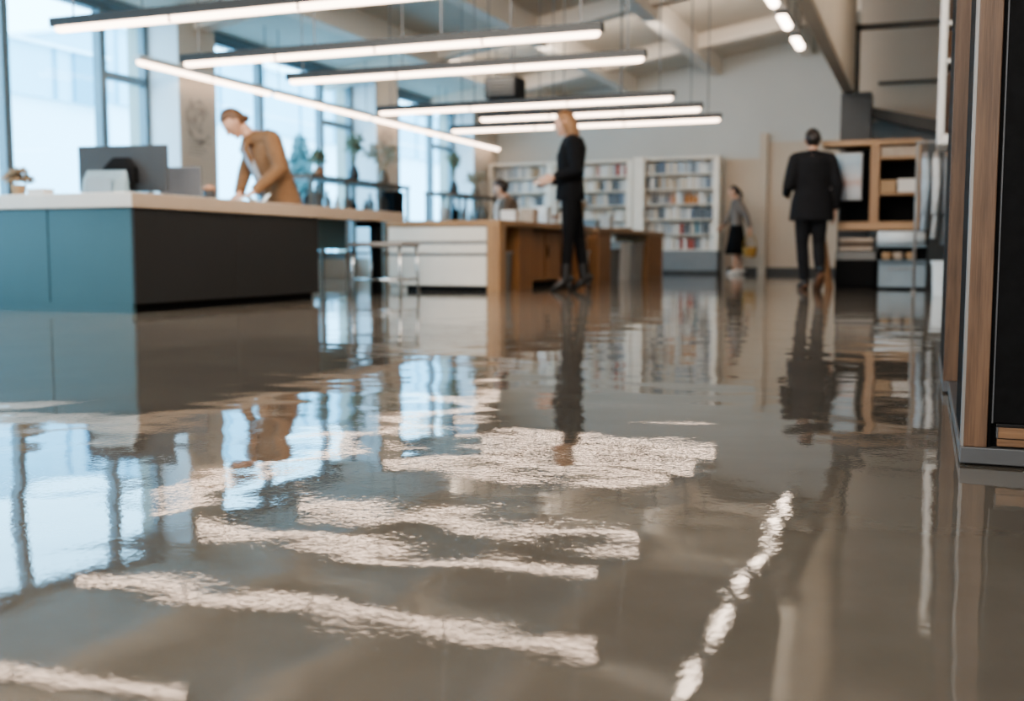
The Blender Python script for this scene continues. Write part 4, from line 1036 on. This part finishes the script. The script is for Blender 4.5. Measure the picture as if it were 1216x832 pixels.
# seated person behind the drawer counter
t = thing('round_stool', 'plain stool under the person sitting behind the drawer counter', 'stool', (-4.66, 12.0, 0))
MB().lathe((0, 0, 0), [(.16, .39), (.17, .40), (.17, .425), (.15, .435)], 24).build('seat', M['oak'], t, True, True)
for k in range(4):
    a = k*math.pi/2+.6
    MB().tube([(math.cos(a)*.10, math.sin(a)*.10, .395), (math.cos(a)*.16, math.sin(a)*.16, 0)], [.014, .011], 10).build('leg', M['steel'], t, True, True)
person('seated person with dark hair and brown cardigan behind the drawer counter', (-4.66, 12.0, 0), YAW, dict(
    pe=(.02, 0, .55), wa=(.035, 0, .68), ch=(.03, 0, .86), nk=(-.01, 0, 1.00), hd=(-.06, 0, 1.115), hf=(-.9, .25, -.35), hu=(0, 0, 1), cf=(-.95, .2, 0),
    sL=(.02, -.155, .955), sR=(.05, .155, .955), eL=(-.03, -.20, .73), wL=(-.22, -.14, .66), dL=(-.9, .2, -.2), nL=(0, 0, -1), cL=.4,
    eR=(.0, .22, .73), wR=(-.20, .12, .66), dR=(-.9, -.1, -.2), nR=(0, 0, -1), cR=.4,
    hL=(.0, -.08, .54), hR=(.02, .08, .54), kL=(-.36, -.10, .50), kR=(-.36, .11, .50), aL=(-.34, -.10, .08), aR=(-.34, .11, .08), tL=(-.45, -.10, .035), tR=(-.45, .11, .035)),
    .92, 'hair_dark', 'short', [('jacket', 'cloth_brown', 3, .020, .9, 'cardigan'), ('shirt', 'shirt_white'), ('trousers', 'cloth_suit', .004), ('shoes', 'leather_black', 0, 0, None)])

# ------------------------------------------------------------------ light, sky, camera
w = bpy.data.worlds.new('sky'); scn.world = w; w.use_nodes = True
N, L = w.node_tree.nodes, w.node_tree.links
bg = N['Background']
tc = N.new('ShaderNodeTexCoord'); sp = N.new('ShaderNodeSeparateXYZ'); r = N.new('ShaderNodeValToRGB')
L.new(tc.outputs['Generated'], sp.inputs[0]); L.new(sp.outputs['Z'], r.inputs['Fac'])
r.color_ramp.elements[0].color = (.42, .79, 1.0, 1); r.color_ramp.elements[0].position = 0.
r.color_ramp.elements[1].color = (.36, .72, 1.0, 1); r.color_ramp.elements[1].position = .6
L.new(r.outputs['Color'], bg.inputs['Color']); bg.inputs['Strength'].default_value = 7.5

def area(name, loc, rot, sx, sy, power, c):
    l = bpy.data.lights.new(name, 'AREA'); l.shape = 'RECTANGLE'; l.size = sx; l.size_y = sy; l.energy = power; l.color = c
    o = bpy.data.objects.new(name, l); COL.objects.link(o); o.location = loc; o.rotation_euler = rot
    return o
area('added_front_fill', (-3.2, -2.9, 2.3), (R(84), 0, 0), 6.5, 3., 340, (1., .95, .90))  # added fill lamp behind the camera, no real source there
area('added_ceiling_fill', (-3.2, 5.6, 3.45), (R(42), 0, R(8)), 4.5, 2.4, 330, (1., .91, .82))  # added lamp above the view to brighten the middle of the hall

area('added_side_fill', (.70, 9.2, 3.1), (0, R(90), 0), 1.2, 3.4, 42, (1., .88, .76))  # added lamp, hidden by the tall cabinets, brightens the bulkhead face

area('added_back_wall_fill', (-4.2, 14.5, 3.08), (R(82), 0, 0), 6., .35, 75, (1., .88, .76))  # added unseen lamp behind a rafter, warms the back wall and bookcases
cam = bpy.data.cameras.new('camera'); co = bpy.data.objects.new('camera', cam); COL.objects.link(co)
cam.sensor_width = 36.; cam.lens = 1279./1216*36.; cam.clip_start = .02; cam.clip_end = 300
co.location = (0, 0, .37); co.rotation_euler = (math.pi/2-math.atan(116/1279.), 0, YAW)
cam.dof.use_dof = True; cam.dof.focus_distance = 1.95; cam.dof.aperture_fstop = 3.3
scn.camera = co
scn.cycles.use_denoising = True
scn.cycles.max_bounces = 10; scn.cycles.diffuse_bounces = 5; scn.cycles.glossy_bounces = 5; scn.cycles.transparent_max_bounces = 12
scn.cycles.caustics_reflective = False; scn.cycles.caustics_refractive = False
scn.cycles.sample_clamp_indirect = 6.
scn.view_settings.view_transform = 'AgX'
scn.view_settings.look = 'AgX - Medium High Contrast'
scn.view_settings.exposure = .33
